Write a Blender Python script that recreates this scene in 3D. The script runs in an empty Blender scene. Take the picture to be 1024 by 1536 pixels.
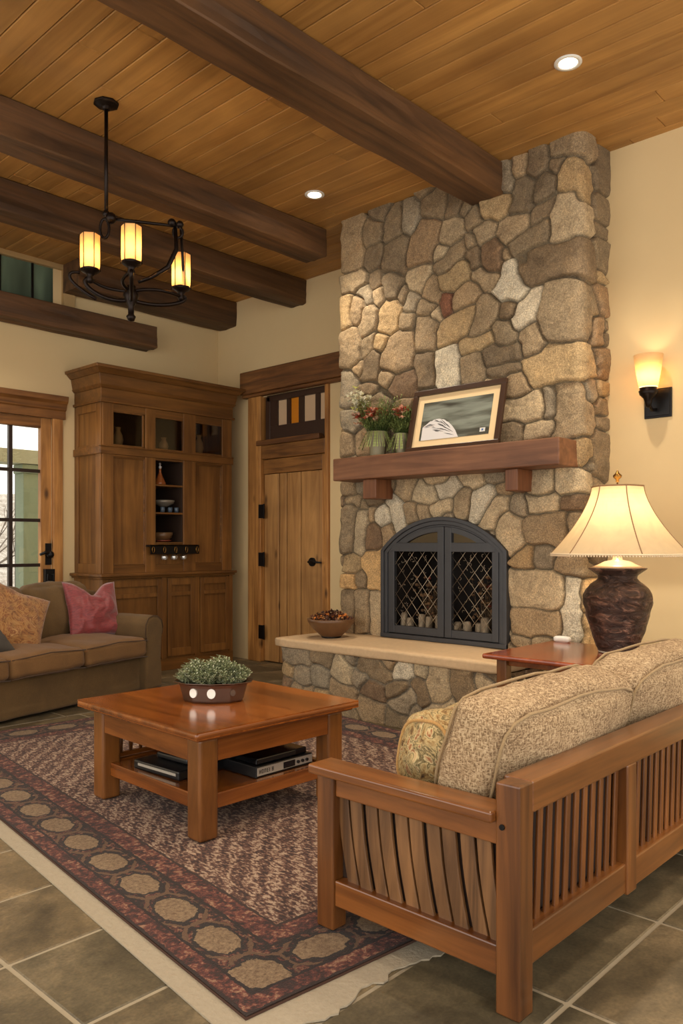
import bpy, bmesh, math, random
import numpy as np
from mathutils import Vector, Matrix, noise as mnoise
random.seed(7)
WORLD = 1.8; EXPO = 0.44
S = bpy.context.scene
COL = S.collection
PI = math.pi
# ------------------------------------------------------------ camera model
F = 1193.0; CXP = 512.0; HV = 815.0; EYE = 1.30
CA, SA = math.cos(math.radians(47)), math.sin(math.radians(47))
def ray(px):
    t = (px - CXP) / F
    return SA + t * CA, CA - t * SA
def atX(px, py, X):
    dx, dy = ray(px); d = X / dx
    return Vector((X, dy * d, EYE - (py - HV) * d / F))
def atY(px, py, Y):
    dx, dy = ray(px); d = Y / dy
    return Vector((dx * d, Y, EYE - (py - HV) * d / F))
cam_d = bpy.data.cameras.new('camera'); cam = bpy.data.objects.new('camera', cam_d); COL.objects.link(cam)
cam.location = (0, 0, EYE); cam.rotation_euler = (PI / 2, 0, -math.radians(47))
cam_d.sensor_width = 36; cam_d.lens = 36 * F / 1536; cam_d.shift_y = 47 / 1536
cam_d.clip_start = .05
S.camera = cam
S.view_settings.view_transform = 'Standard'; S.view_settings.look = 'None'
S.view_settings.gamma = 1; S.view_settings.use_curve_mapping = False
S.view_settings.exposure = 0.0

# ------------------------------------------------------------ mesh builder
class MB:
    def __init__(s): s.bm = bmesh.new()
    def face(s, vs, smooth=False):
        try:
            f = s.bm.faces.new(vs); f.smooth = smooth; return f
        except ValueError: return None
    def box(s, x0, x1, y0, y1, z0, z1):
        v = [s.bm.verts.new((x, y, z)) for z in (z0, z1) for y in (y0, y1) for x in (x0, x1)]
        for q in ((0,2,3,1),(4,5,7,6),(0,1,5,4),(2,6,7,3),(0,4,6,2),(1,3,7,5)): s.face([v[i] for i in q])
        return s
    def obox(s, c, size, M):
        c = Vector(c); h = [k / 2 for k in size]
        v = [s.bm.verts.new(c + M @ Vector((x*h[0], y*h[1], z*h[2]))) for z in (-1,1) for y in (-1,1) for x in (-1,1)]
        for q in ((0,2,3,1),(4,5,7,6),(0,1,5,4),(2,6,7,3),(0,4,6,2),(1,3,7,5)): s.face([v[i] for i in q])
        return s
    def tube(s, pts, r, seg=8, flat=1.0, closed=False, caps=True):
        pts = [Vector(p) for p in pts]; n = len(pts)
        rs = r if isinstance(r, (list, tuple)) else [r] * n
        up = None; rings = []
        for i, p in enumerate(pts):
            if closed: t = pts[(i+1) % n] - pts[i-1]
            else: t = pts[min(i+1, n-1)] - pts[max(i-1, 0)]
            if t.length < 1e-9: t = Vector((0,0,1))
            t.normalize()
            if up is None:
                a = Vector((0,0,1)) if abs(t.z) < .9 else Vector((1,0,0))
                up = (a - t * a.dot(t)).normalized()
            else:
                up = up - t * up.dot(t)
                up = up.normalized() if up.length > 1e-6 else t.orthogonal().normalized()
            sd = t.cross(up)
            rings.append([s.bm.verts.new(p + (up * math.cos(2*PI*k/seg) + sd * math.sin(2*PI*k/seg) * flat) * rs[i]) for k in range(seg)])
        m = n if closed else n - 1
        for i in range(m):
            A, B = rings[i], rings[(i+1) % n]
            for k in range(seg): s.face([A[k], A[(k+1)%seg], B[(k+1)%seg], B[k]], True)
        if not closed and caps:
            s.face(rings[0][::-1]); s.face(rings[-1])
        return s
    def lathe(s, prof, c=(0,0,0), seg=32, sx=1, sy=1, smooth=True, rot=0, cap=True):
        c = Vector(c); rings = []
        for r, z in prof:
            rings.append([s.bm.verts.new(c + Vector((r*sx*math.cos(rot+2*PI*k/seg), r*sy*math.sin(rot+2*PI*k/seg), z))) for k in range(seg)])
        for A, B in zip(rings, rings[1:]):
            for k in range(seg): s.face([A[k], A[(k+1)%seg], B[(k+1)%seg], B[k]], smooth)
        if cap:
            if prof[0][0] > 1e-4: s.face(rings[0][::-1])
            if prof[-1][0] > 1e-4: s.face(rings[-1])
        return s
    def prism(s, poly, axis, a0, a1):
        def P(u, v, a):
            return {'x': (a, u, v), 'y': (u, a, v), 'z': (u, v, a)}[axis]
        A = [s.bm.verts.new(P(u, v, a0)) for u, v in poly]; B = [s.bm.verts.new(P(u, v, a1)) for u, v in poly]
        n = len(poly)
        s.face(A[::-1]); s.face(B)
        for i in range(n): s.face([A[i], A[(i+1)%n], B[(i+1)%n], B[i]])
        return s
    def band(s, outer, inner, axis, a0, a1):
        "strip between two point lists of equal length, extruded"
        def P(u, v, a): return {'x': (a, u, v), 'y': (u, a, v), 'z': (u, v, a)}[axis]
        g = [[s.bm.verts.new(P(*q, a)) for q in L] for L in (outer, inner) for a in (a0, a1)]
        o0, o1, i0, i1 = g
        for k in range(len(outer) - 1):
            s.face([o0[k], o0[k+1], i0[k+1], i0[k]]); s.face([o1[k], i1[k], i1[k+1], o1[k+1]])
            s.face([o0[k], o1[k], o1[k+1], o0[k+1]]); s.face([i0[k], i0[k+1], i1[k+1], i1[k]])
        for k in (0, -1): s.face([o0[k], i0[k], i1[k], o1[k]])
        return s
    def sphere(s, c, r, seg=12, sc=(1,1,1)):
        n = max(6, seg // 2)
        prof = [(math.sin(PI*i/n), -math.cos(PI*i/n)) for i in range(n+1)]
        c = Vector(c); rings = []
        for q, z in prof:
            rings.append([s.bm.verts.new(c + Vector((q*r*sc[0]*math.cos(2*PI*k/seg), q*r*sc[1]*math.sin(2*PI*k/seg), z*r*sc[2]))) for k in range(seg)])
        for A, B in zip(rings, rings[1:]):
            for k in range(seg): s.face([A[k], A[(k+1)%seg], B[(k+1)%seg], B[k]], True)
        return s
    def grid(s, fn, nu, nv, smooth=True, closed_u=False):
        V = [[s.bm.verts.new(fn(i/nu, j/nv)) for j in range(nv+1)] for i in range(nu + (0 if closed_u else 1))]
        m = len(V)
        for i in range(nu):
            for j in range(nv): s.face([V[i][j], V[(i+1)%m][j], V[(i+1)%m][j+1], V[i][j+1]], smooth)
        return s
    def softbox(s, c, size, r=.04, bulge=(0,0,0), n=14, wrinkle=.0, M=None, seed=0):
        "rounded, bulging cushion"
        c = Vector(c); hx, hy, hz = [k/2 for k in size]; H = (hx, hy, hz)
        cache = {}
        def vert(p):
            k = tuple(round(q, 5) for q in p)
            if k in cache: return cache[k]
            q = [p[i]*H[i] for i in range(3)]
            inner = [max(-(H[i]-r), min(H[i]-r, q[i])) for i in range(3)]
            d = Vector([q[i]-inner[i] for i in range(3)])
            if d.length > 1e-9: d = d.normalized() * r
            o = Vector(inner) + d
            for a in range(3):
                b, e = [(1,2),(0,2),(0,1)][a]
                w = max(0, 1-p[b]**2) * max(0, 1-p[e]**2)
                o[a] += bulge[a] * w * (p[a])
            if wrinkle:
                o += Vector(mnoise.noise_vector(o * 5 + Vector((seed, seed*2, 0)))) * wrinkle
                o += Vector(mnoise.noise_vector(o * 14 + Vector((seed, 0, 3)))) * wrinkle * .35
            if M: o = M @ o
            cache[k] = s.bm.verts.new(c + o); return cache[k]
        rng = [-1 + 2*i/n for i in range(n+1)]
        for a in range(3):
            for sg in (-1, 1):
                for i in range(n):
                    for j in range(n):
                        qs = []
                        for (u, v) in ((i,j),(i+1,j),(i+1,j+1),(i,j+1)):
                            p = [0,0,0]; p[a] = sg; p[(a+1)%3] = rng[u]; p[(a+2)%3] = rng[v]; qs.append(vert(p))
                        s.face(qs if sg > 0 else qs[::-1], True)
        return s
    def pillow(s, w, h, t, n=26, dent=0, seed=0, wrinkle=.01):
        "scatter cushion standing in the local xz plane, base at z=0"
        def P(u, v, side):
            e = max(0, (1-abs(u)**2.4)*(1-abs(v)**2.4))
            x = u*w/2*(1-.10*(1-u*u)*0 - .07*(1-v*v)*abs(u)); z = v*h/2*(1-.07*(1-u*u)*abs(v))
            z -= dent*math.exp(-(u/.38)**2)*((v+1)/2)**2.5
            y = side*t/2*e**.55
            o = Vector((x, y, z + h/2))
            q = Vector(mnoise.noise_vector(Vector((u*2.2+seed, v*2.2, side*.3))))
            q2 = Vector(mnoise.noise_vector(Vector((u*7+seed, v*5, side*.3))))
            return o + (q*wrinkle + q2*wrinkle*.45) * (e**.5)
        V = {}
        for i in range(n+1):
            for j in range(n+1):
                u, v = -1+2*i/n, -1+2*j/n
                for sd in (-1, 1):
                    if (i in (0,n) or j in (0,n)) and sd == 1: V[i,j,1] = V[i,j,-1]
                    else: V[i,j,sd] = s.bm.verts.new(P(u, v, sd))
        for i in range(n):
            for j in range(n):
                s.face([V[i,j,-1], V[i+1,j,-1], V[i+1,j+1,-1], V[i,j+1,-1]], True)
                s.face([V[i,j+1,1], V[i+1,j+1,1], V[i+1,j,1], V[i,j,1]], True)
        return s
    def leaf(s, p, d, L, w, up=Vector((0,0,1))):
        d = Vector(d).normalized(); sd = d.cross(up)
        sd = sd.normalized() if sd.length > 1e-4 else Vector((1,0,0))
        nn = sd.cross(d) * L * .12
        a = s.bm.verts.new(p); b = s.bm.verts.new(p + d*L*.5 + sd*w/2 + nn); c = s.bm.verts.new(p + d*L); e = s.bm.verts.new(p + d*L*.5 - sd*w/2 + nn)
        s.face([a, b, c, e], True)
    def build(s, name, mat, parent=None, bevel=0, seg=2, off=None, norm=True):
        bm = s.bm
        if norm: bmesh.ops.recalc_face_normals(bm, faces=bm.faces)
        if off is not None: bmesh.ops.translate(bm, verts=bm.verts, vec=-Vector(off))
        me = bpy.data.meshes.new(name); bm.to_mesh(me); bm.free()
        for m in (mat if isinstance(mat, (list, tuple)) else [mat]): me.materials.append(m)
        o = bpy.data.objects.new(name, me); COL.objects.link(o)
        if parent: o.parent = parent
        if bevel:
            b = o.modifiers.new('bevel', 'BEVEL'); b.width = bevel; b.segments = seg; b.limit_method = 'ANGLE'; b.angle_limit = math.radians(40)
        return o
def thing(name, label, cat, loc=(0,0,0), rz=0, group=None):
    o = bpy.data.objects.new(name, None); COL.objects.link(o); o.empty_display_size = .1
    o.location = loc; o.rotation_euler = (0, 0, rz); o['label'] = label; o['category'] = cat
    if group: o['group'] = group
    return o
def tag(o, label, cat, group=None):
    o['label'] = label; o['category'] = cat
    if group: o['group'] = group
    return o
def struct(o, label=None):
    o['kind'] = 'structure'
    if label: o['label'] = label
    return o
def sroot(name, loc=(0,0,0), label=None):
    o = bpy.data.objects.new(name, None); COL.objects.link(o); o.location = loc
    return struct(o, label)
def dup(root, loc=None, rz=None, label=None):
    r = root.copy(); COL.objects.link(r)
    if loc is not None: r.location = loc
    if rz is not None: r.rotation_euler = (0, 0, rz)
    if label: r['label'] = label
    def rec(a, b):
        for ch in list(a.children):
            c = ch.copy(); COL.objects.link(c); c.parent = b; rec(ch, c)
    rec(root, r)
    return r
# ------------------------------------------------------------ materials
class NT:
    def __init__(s, name):
        s.m = bpy.data.materials.new(name); s.m.use_nodes = True; s.t = s.m.node_tree
        s.b = s.t.nodes['Principled BSDF']; s.out = s.t.nodes['Material Output']
    def n(s, typ, **kw):
        nd = s.t.nodes.new('ShaderNode' + typ)
        for k, v in kw.items():
            if k in nd.inputs: nd.inputs[k].default_value = v
            else: setattr(nd, k, v)
        return nd
    def l(s, a, b): s.t.links.new(a, b)
    def math(s, op, a, b=None, c=None):
        nd = s.t.nodes.new('ShaderNodeMath'); nd.operation = op
        for i, v in enumerate((a, b, c)):
            if v is None: continue
            if isinstance(v, (int, float)): nd.inputs[i].default_value = v
            else: s.l(v, nd.inputs[i])
        return nd.outputs[0]
    def coord(s, scale=(1,1,1), kind='Object'):
        tc = s.n('TexCoord'); mp = s.n('Mapping'); mp.inputs['Scale'].default_value = scale
        s.l(tc.outputs[kind], mp.inputs['Vector']); return mp.outputs[0]
    def noise(s, vec, scale, detail=4, rough=.55, dist=0):
        nd = s.n('TexNoise', Scale=scale, Detail=detail, Roughness=rough, Distortion=dist)
        s.l(vec, nd.inputs['Vector']); return nd.outputs['Fac']
    def ramp(s, fac, stops, interp='LINEAR'):
        nd = s.n('ValToRGB'); cr = nd.color_ramp; cr.interpolation = interp
        while len(cr.elements) < len(stops): cr.elements.new(.5)
        for e, (p, c) in zip(cr.elements, stops):
            e.position = p; e.color = (*c, 1) if len(c) == 3 else c
        s.l(fac, nd.inputs['Fac']); return nd.outputs['Color']
    def mix(s, fac, a, b, blend='MIX'):
        nd = s.n('Mix', data_type='RGBA', blend_type=blend)
        for sock, v in ((nd.inputs[0], fac), (nd.inputs[6], a), (nd.inputs[7], b)):
            if isinstance(v, (int, float)): sock.default_value = v
            elif isinstance(v, tuple): sock.default_value = (*v, 1) if len(v) == 3 else v
            else: s.l(v, sock)
        return nd.outputs[2]
    def bump(s, h, strength=.3, dist=.01):
        nd = s.n('Bump', Strength=strength, Distance=dist); s.l(h, nd.inputs['Height']); s.l(nd.outputs[0], s.b.inputs['Normal'])
    def color(s, c):
        if isinstance(c, tuple): s.b.inputs['Base Color'].default_value = (*c, 1)
        else: s.l(c, s.b.inputs['Base Color'])
    def set(s, **kw):
        for k, v in kw.items(): s.b.inputs[k.replace('_', ' ')].default_value = v
        return s
def srgb(r, g, b):
    f = lambda c: (c/255/12.92) if c/255 <= .04045 else ((c/255+.055)/1.055)**2.4
    return (f(r), f(g), f(b))
def plain(name, c, rough=.5, metal=0, nz=0, nscale=20, bump=0, **kw):
    t = NT(name); t.set(Roughness=rough, Metallic=metal, **kw)
    if nz or bump:
        v = t.coord(); f = t.noise(v, nscale, 5)
        if nz: t.color(t.mix(f, tuple(x*(1-nz) for x in c), tuple(min(1, x*(1+nz)) for x in c)))
        else: t.color(c)
        if bump: t.bump(f, bump, .01)
    else: t.color(c)
    return t.m
def wood(name, dark, light, axis='x', scale=1.0, rough=.4, coat=.0, bump=.15, island=.0, spread=.18, knots=False, objrand=0):
    t = NT(name); sc = [16, 16, 16]; sc['xyz'.index(axis)] = 1.1
    vec = t.coord(tuple(k*scale for k in sc))
    if island:
        g = t.n('NewGeometry'); add = t.n('VectorMath', operation='ADD'); t.l(vec, add.inputs[0])
        cmb = t.n('CombineXYZ'); r100 = t.math('MULTIPLY', g.outputs['Random Per Island'], 57.0)
        for i in range(3): t.l(r100, cmb.inputs[i])
        t.l(cmb.outputs[0], add.inputs[1]); vec = add.outputs[0]
    f = t.noise(vec, 1.0, 9, .62, .9)
    mid = tuple((a+b)/2 for a, b in zip(dark, light))
    c = t.ramp(f, [(.5-spread, dark), (.5, mid), (.5+spread, light)])
    big = t.noise(t.coord((1,1,1)), 2.2*scale, 3)
    c = t.mix(.75, c, t.ramp(big, [(.3, (.62,.58,.55)), (.65, (1.12,1.1,1.06))]), 'MULTIPLY')
    if knots:
        sk = [5, 5, 5]; sk['xyz'.index(axis)] = 2.2
        vo = t.n('TexVoronoi', Scale=1.0); t.l(t.coord(tuple(sk)), vo.inputs['Vector'])
        c = t.mix(t.ramp(vo.outputs['Distance'], [(.05, (1,1,1)), (.16, (0,0,0))]), c, tuple(k*.35 for k in dark))
    if island:
        r = t.ramp(g.outputs['Random Per Island'], [(0, (1-island,)*3), (1, (1+island,)*3)])
        c = t.mix(1.0, c, r, 'MULTIPLY')
    if objrand:
        oi = t.n('ObjectInfo'); c = t.mix(1.0, c, t.ramp(oi.outputs['Random'], [(0, (1-objrand, 1-objrand*1.1, 1-objrand*1.2)), (1, (1+objrand, 1+objrand*1.1, 1+objrand*1.3))]), 'MULTIPLY')
    t.color(c); t.set(Roughness=rough)
    if coat: t.set(Coat_Weight=coat, Coat_Roughness=.15)
    t.bump(f, bump, .004)
    return t.m
def emit(name, c, s):
    t = NT(name); t.color(c); t.b.inputs['Emission Color'].default_value = (*c, 1); t.b.inputs['Emission Strength'].default_value = s
    return t.m
def glass(name, tint=(1,1,1), rough=0, alpha=.12):
    t = NT(name); tr = t.n('BsdfTransparent'); tr.inputs[0].default_value = (*tint, 1)
    gl = t.n('BsdfGlossy', Roughness=rough); mx = t.n('MixShader', Fac=alpha)
    t.l(tr.outputs[0], mx.inputs[1]); t.l(gl.outputs[0], mx.inputs[2]); t.l(mx.outputs[0], t.out.inputs[0])
    return t.m
def shade_mat(name, c, em=0, trans=.6):
    t = NT(name); t.t.nodes.remove(t.b)
    d = t.n('BsdfDiffuse'); d.inputs[0].default_value = (*c, 1); r = t.n('BsdfTranslucent'); r.inputs[0].default_value = (*c, 1)
    v = t.coord(); f = t.noise(v, 9, 4, .6, 1.0); col = t.mix(f, tuple(k*.75 for k in c), c); t.l(col, r.inputs[0]); t.l(col, d.inputs[0])
    mx = t.n('MixShader', Fac=trans); t.l(d.outputs[0], mx.inputs[1]); t.l(r.outputs[0], mx.inputs[2])
    t.l(mx.outputs[0], t.out.inputs[0]); return t.m
M = {}
M['wall'] = plain('cream_plaster', srgb(216,190,142), .85, nz=.04, nscale=3, bump=.03)
M['beam_x'] = wood('dark_beam_wood', srgb(44,29,17), srgb(118,82,48), 'x', .55, .6, bump=.55, spread=.22)
M['trim_x'] = wood('brown_trim_along_x', srgb(92,56,24), srgb(158,106,52), 'x', .9, .45, bump=.15)
M['trim_y'] = wood('rustic_trim_along_y', srgb(98,62,28), srgb(170,118,60), 'y', .9, .5, bump=.3)
M['trim_z'] = wood('rustic_trim_along_z', srgb(128,82,36), srgb(196,142,78), 'z', .9, .5, bump=.3, island=.12, knots=True)
M['lintel'] = wood('lintel_wood', srgb(74,44,20), srgb(142,94,48), 'y', .8, .55, bump=.4)
M['cab_x'] = wood('cabinet_wood_along_x', srgb(88,56,24), srgb(134,90,42), 'x', .8, .4, bump=.08)
M['cab_y'] = wood('cabinet_wood_along_y', srgb(88,56,24), srgb(134,90,42), 'y', .8, .4, bump=.08)
M['cab_z'] = wood('cabinet_wood_along_z', srgb(98,63,28), srgb(142,97,47), 'z', .8, .4, bump=.08, island=.06)
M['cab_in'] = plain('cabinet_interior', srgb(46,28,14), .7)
M['tab_x'] = wood('amber_wood_along_x', srgb(94,48,15), srgb(150,86,34), 'x', .6, .25, coat=.5, bump=.04)
M['tab_y'] = wood('amber_wood_along_y', srgb(92,48,15), srgb(148,85,33), 'y', .6, .25, coat=.5, bump=.04)
M['tab_z'] = wood('amber_wood_along_z', srgb(92,54,20), srgb(146,92,42), 'z', .7, .32, coat=.3, bump=.05)
M['tab_top'] = wood('amber_wood_tabletop', srgb(98,50,15), srgb(162,90,34), 'y', .45, .2, coat=.6, bump=.03, island=.12)
M['mis_x'] = wood('settle_wood_along_x', srgb(84,48,19), srgb(144,91,44), 'x', .6, .28, coat=.4, bump=.05)
M['mis_y'] = wood('settle_wood_along_y', srgb(90,50,19), srgb(152,94,44), 'y', .6, .28, coat=.4, bump=.05)
M['mis_z'] = wood('settle_wood_along_z', srgb(80,45,17), srgb(140,87,41), 'z', .6, .3, coat=.4, bump=.05)
M['slat'] = wood('settle_slat_wood', srgb(62,40,22), srgb(140,100,62), 'z', .8, .4, bump=.1, island=.25)
M['slat_d'] = wood('settle_back_slat_wood', srgb(78,44,18), srgb(136,84,40), 'z', .8, .35, bump=.08, island=.08)
M['mantel'] = wood('mantel_wood', srgb(94,58,36), srgb(142,97,66), 'y', .8, .5, bump=.15)
M['mantel_z'] = wood('corbel_wood', srgb(98,58,34), srgb(150,98,62), 'z', .8, .5, bump=.15)
M['cherry'] = wood('end_table_cherry', srgb(120,50,20), srgb(168,82,40), 'x', .5, .22, coat=.6, bump=.03)
M['iron'] = plain('black_iron', srgb(34,26,22), .38, .8, nz=.3, nscale=30, bump=.15)
M['iron_grey'] = plain('grey_black_steel', srgb(70,71,74), .42, .5, nz=.15, nscale=12)
M['black'] = plain('black_hardware', srgb(20,17,16), .4, .5)
M['wire'] = plain('pale_screen_wire', srgb(190,175,150), .35, .9)
M['firebox'] = plain('sooty_firebox', srgb(30,24,20), .95, nz=.4, nscale=14)
M['glass'] = glass('clear_glass', (.96,.97,.95), 0, .08)
M['glass_dim'] = glass('cabinet_glass', (.75,.68,.58), .05, .06)
M['fireglass'] = glass('fireplace_glass', (.30,.20,.13), .02, .12)
M['glassware'] = glass('glassware', (.85,.85,.82), .03, .35)
M['brass'] = plain('aged_brass', srgb(150,110,55), .3, 1)
M['white'] = plain('white_ceramic', srgb(225,222,212), .35)
M['cream'] = plain('cream_cloth', srgb(214,194,156), .9, nz=.05, nscale=60, bump=.1)
# ------------------------------------------------------------ room shell
CEIL = 4.05; WY = 7.40; XA, XB = 5.37, 5.82; YS = 2.70     # ceiling, left wall plane, right wall planes and their step (inside the chimney)
XMIN, YMIN = -2.6, -2.6
# floor: slate tiles, each an island of one mesh
mb = MB(); rnd = random.Random(3)
y = 1.065 - 9*.4525; k = -9
while y < 7.6:
    ky = round((y-1.065)/.4525)
    offx = {0:0, 1:0, -1:0, 2:.33, 3:.33}.get(ky, rnd.choice([0,.33,.22]))
    x = 2.08 + offx - 8*.66
    while x < 6.0:
        w = .66
        x0, x1 = max(XMIN, x+.007), min(5.95, x+w-.007)
        if x1 > x0: mb.box(x0, x1, max(YMIN, y+.007), min(7.5, y+.4525-.007), -.03, 0)
        x += w
    y += .4525
t = NT('slate_tile'); g = t.n('NewGeometry'); v = t.coord()
f = t.noise(v, 3.2, 6, .6, .6); f2 = t.noise(v, 90, 3)
c = t.ramp(f, [(.3, srgb(72,64,48)), (.5, srgb(102,91,70)), (.7, srgb(134,119,93))])
c = t.mix(1, c, t.ramp(g.outputs['Random Per Island'], [(0, (.74,.76,.74)), (.5, (1,.97,.92)), (1, (1.2,1.08,.9))]), 'MULTIPLY')
f3 = t.noise(v, 16, 6, .7)
c = t.mix(.8, c, t.ramp(f3, [(.3,(.68,.68,.68)),(.7,(1.3,1.28,1.22))]), 'MULTIPLY')
c = t.mix(.6, c, t.ramp(f2, [(.3,(.65,.65,.65)),(.7,(1.3,1.3,1.3))]), 'MULTIPLY')
t.color(c); t.set(Roughness=.5); t.bump(t.math('ADD', f, t.math('MULTIPLY', f2, .25)), .35, .01)
floor_o = struct(mb.build('floor', t.m, bevel=.004, seg=1), 'grey green slate tile floor')
grout = MB().box(XMIN, 5.95, YMIN, 7.5, -.06, -.004).build('grout', plain('grout', srgb(158,146,122), .9, nz=.12, nscale=30, bump=.2), floor_o)
# ceiling boards
mb = MB(); bw = .155; x = XMIN; rnd = random.Random(5)
while x < 5.95:
    ys = [YMIN]; yy = YMIN + rnd.uniform(.6, 3.2)
    while yy < 7.5: ys.append(yy); yy += rnd.uniform(2.2, 3.8)
    ys.append(7.5)
    for a, b in zip(ys, ys[1:]): mb.box(x+.002, x+bw-.002, a+.001, b-.001, CEIL, CEIL+.03)
    x += bw
cm = wood('honey_ceiling_board', srgb(148,103,48), srgb(198,150,82), 'y', .55, .5, bump=.05, island=.1, spread=.24)
ceil_o = struct(mb.build('ceiling', cm, bevel=.005, seg=1), 'honey coloured plank ceiling')
MB().box(XMIN, 5.95, YMIN, 7.55, CEIL+.031, CEIL+.1).build('ceiling_backing', plain('gap', srgb(210,165,95), .8), ceil_o)
# left wall (plane y = 7.40) with the glazed door opening and the clerestory
dX1 = atY(80, 700, WY).x; dZ1 = 2.52; dX0 = dX1 - 1.9
wX1 = atY(95, 400, WY).x; wX0 = wX1 - 1.9; wZ0, wZ1 = 3.60, CEIL
mb = MB(); T = .16
mb.box(dX1, XB+T, WY, WY+T, 0, CEIL)                     # right of the door
mb.box(XMIN, dX0, WY, WY+T, 0, CEIL)
mb.box(dX0, dX1, WY, WY+T, dZ1, wZ0)
if wX1 < dX1: mb.box(wX1, dX1, WY, WY+T, wZ0, wZ1)
mb.box(dX0, wX0, WY, WY+T, wZ0, wZ1) if wX0 > dX0 else None
wl = struct(mb.build('wall_left', M['wall']), 'cream plaster wall behind the sofa and the tall cabinet')
# right wall with its step, opening for the plank door and transom
DL = atX(395, 800, XB).y; DR = atX(483, 800, XB).y       # leaf sides
dT = atX(395, 690, XB).z                                  # leaf top
TL, TR = atX(400, 600, XB).y, atX(490, 600, XB).y
tZ0, tZ1 = atX(402, 664, XB).z, atX(402, 596, XB).z
DR2 = atX(492, 800, XB).y
mb = MB()
mb.box(XB, XB+T, DL+.01, WY, 0, CEIL)
mb.box(XB, XB+T, YS, DR2, 0, CEIL)
mb.box(XB, XB+T, DR2, DL+.01, tZ1+.01, CEIL)
mb.box(XA, XB+T, YS-.12, YS, 0, CEIL)
mb.box(XA, XA+T, YMIN, YS-.12, 0, CEIL)
struct(mb.build('wall_right', M['wall']), 'cream plaster wall of the plank door and the sconce')
# baseboard
struct(MB().box(XB-.025, XB, DL+.19, WY-.6, 0, .23).build('baseboard_right', M['trim_y'], bevel=.006), 'brown wooden baseboard left of the plank door')
# ------------------------------------------------------------ plank door (door_2) with trim
d2 = sroot('door_2', (XB, (DL+DR)/2, 0), 'rustic vertical plank door with black lever handle')
o = d2.location
DW = wood('door_plank_wood', srgb(128,86,44), srgb(198,150,90), 'z', .7, .5, bump=.35, spread=.26, knots=True, objrand=.2)
_g = DW.node_tree.nodes
mb = MB(); ys = [DL, atX(417.5,800,XB).y, atX(429,800,XB).y, atX(450,800,XB).y, DR]
zt = atX(395, 712, XB).z
for a, b in zip(ys, ys[1:]): MB().box(XB+.01, XB+.045, b+.008, a-.008, .01, zt).build('plank', DW, d2, bevel=.006, off=o)
MB().box(XB+.055, XB+.10, DR2, DL, 0, tZ1).build('backing', M['firebox'], d2, off=o)  # added dark board, stops outside light leaking through the plank gaps
MB().box(XB-.002, XB+.045, DR+.002, DL-.002, zt+.004, dT).build('top_rail', M['trim_y'], d2, bevel=.006, off=o)
# casing
tl0 = atX(376, 800, XB).y
MB().box(XB-.045, XB+.05, DL, tl0, 0, atX(376, 590, XB-.04).z).build('jamb', M['trim_z'], d2, bevel=.008, off=o)
tr1 = atX(495, 800, XB).y
MB().box(XB-.03, XB+.05, tr1, atX(489.5,800,XB).y, 0, 2.97).build('jamb', M['trim_z'], d2, bevel=.006, off=o)
MB().box(XB-.004, XB+.045, atX(489,800,XB).y, DR-.002, .01, dT).build('leaf_stile', M['trim_z'], d2, bevel=.006, off=o)
MB().box(XB-.03, XB+.05, atX(489.5,800,XB).y, DL, dT+.004, tZ0-.03).build('head_rail', M['trim_y'], d2, bevel=.008, off=o)
MB().box(XB-.06, XB+.05, DR-.01, DL+.06, tZ0-.032, tZ0+.025).build('transom_sill', M['lintel'], d2, bevel=.008, off=o)
for py in (767, 839, 948):
    p = atX(392, py, XB-.05)
    MB().box(XB-.052, XB-.042, p.y-.045, p.y+.05, p.z-.075, p.z+.075).box(XB-.06, XB-.045, p.y-.05, p.y-.035, p.z-.08, p.z+.08).build('hinge', M['black'], d2, bevel=.002, off=o)
p = atX(466, 843, XB-.02)
mb = MB().tube([(XB+.012, p.y, p.z), (XB-.012, p.y, p.z)], .045, 20)
mb.tube([(XB-.01, p.y, p.z), (XB-.055, p.y, p.z)], .012, 10).tube([(XB-.05, p.y+.008, p.z), (XB-.055, p.y-.05, p.z+.004), (XB-.052, p.y-.18, p.z-.004)], [.013,.010,.008], 10)
mb.build('lever_handle', M['black'], d2, off=o)
# lintel
a = atX(361, 563, XB-.08); b = atX(507, 531, XB-.08)
mb = MB().box(XB-.10, XB, b.y-.3, a.y, 2.95, 3.20).box(XB-.075, XB, b.y-.29, a.y-.01, 2.915, 2.95)
struct(mb.build('trim_2', M['lintel'], bevel=.012), 'heavy brown lintel over the plank door')
# transom window
w2 = sroot('window_2', (XB, (TL+TR)/2, 0), 'dark framed transom window with four narrow panes over the plank door')
o = w2.location; dk = plain('dark_sash', srgb(58,38,26), .4, nz=.1)
z0, z1 = tZ0, tZ1
mb = MB().box(XB, XB+.06, TL-.05, TL+.02, z0, z1).box(XB, XB+.06, TR-.02, TR+.0, z0, z1).box(XB, XB+.06, TR, TL, z1-.05, z1+.02)
mb.box(XB+.005, XB+.06, TR, TL, z0, z0+.175); mb.build('sash', dk, w2, bevel=.004, off=o)
pz0, pz1 = z0+.175, z1-.05
cuts = [(415,429,'p'),(434,447,'a'),(454,472,'p'),(478,491,'p')]
pale = plain('pale_window_glass', srgb(205,175,140), .15); amber = plain('amber_window_glass', srgb(206,128,32), .15)
prev = None
for i, (l, r, k) in enumerate(cuts):
    yl, yr = atX(l, 640, XB).y, atX(r, 640, XB).y
    MB().box(XB+.03, XB+.036, yr, yl, pz0, pz1).build('pane', amber if k == 'a' else pale, w2, off=o)
    if prev: MB().box(XB+.008, XB+.05, yl, prev, pz0, pz1).build('muntin', dk, w2, off=o)
    prev = yr
MB().box(XB+.008, XB+.05, atX(415,640,XB).y, TL-.05, pz0, pz1).build('muntin', dk, w2, off=o)
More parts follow.
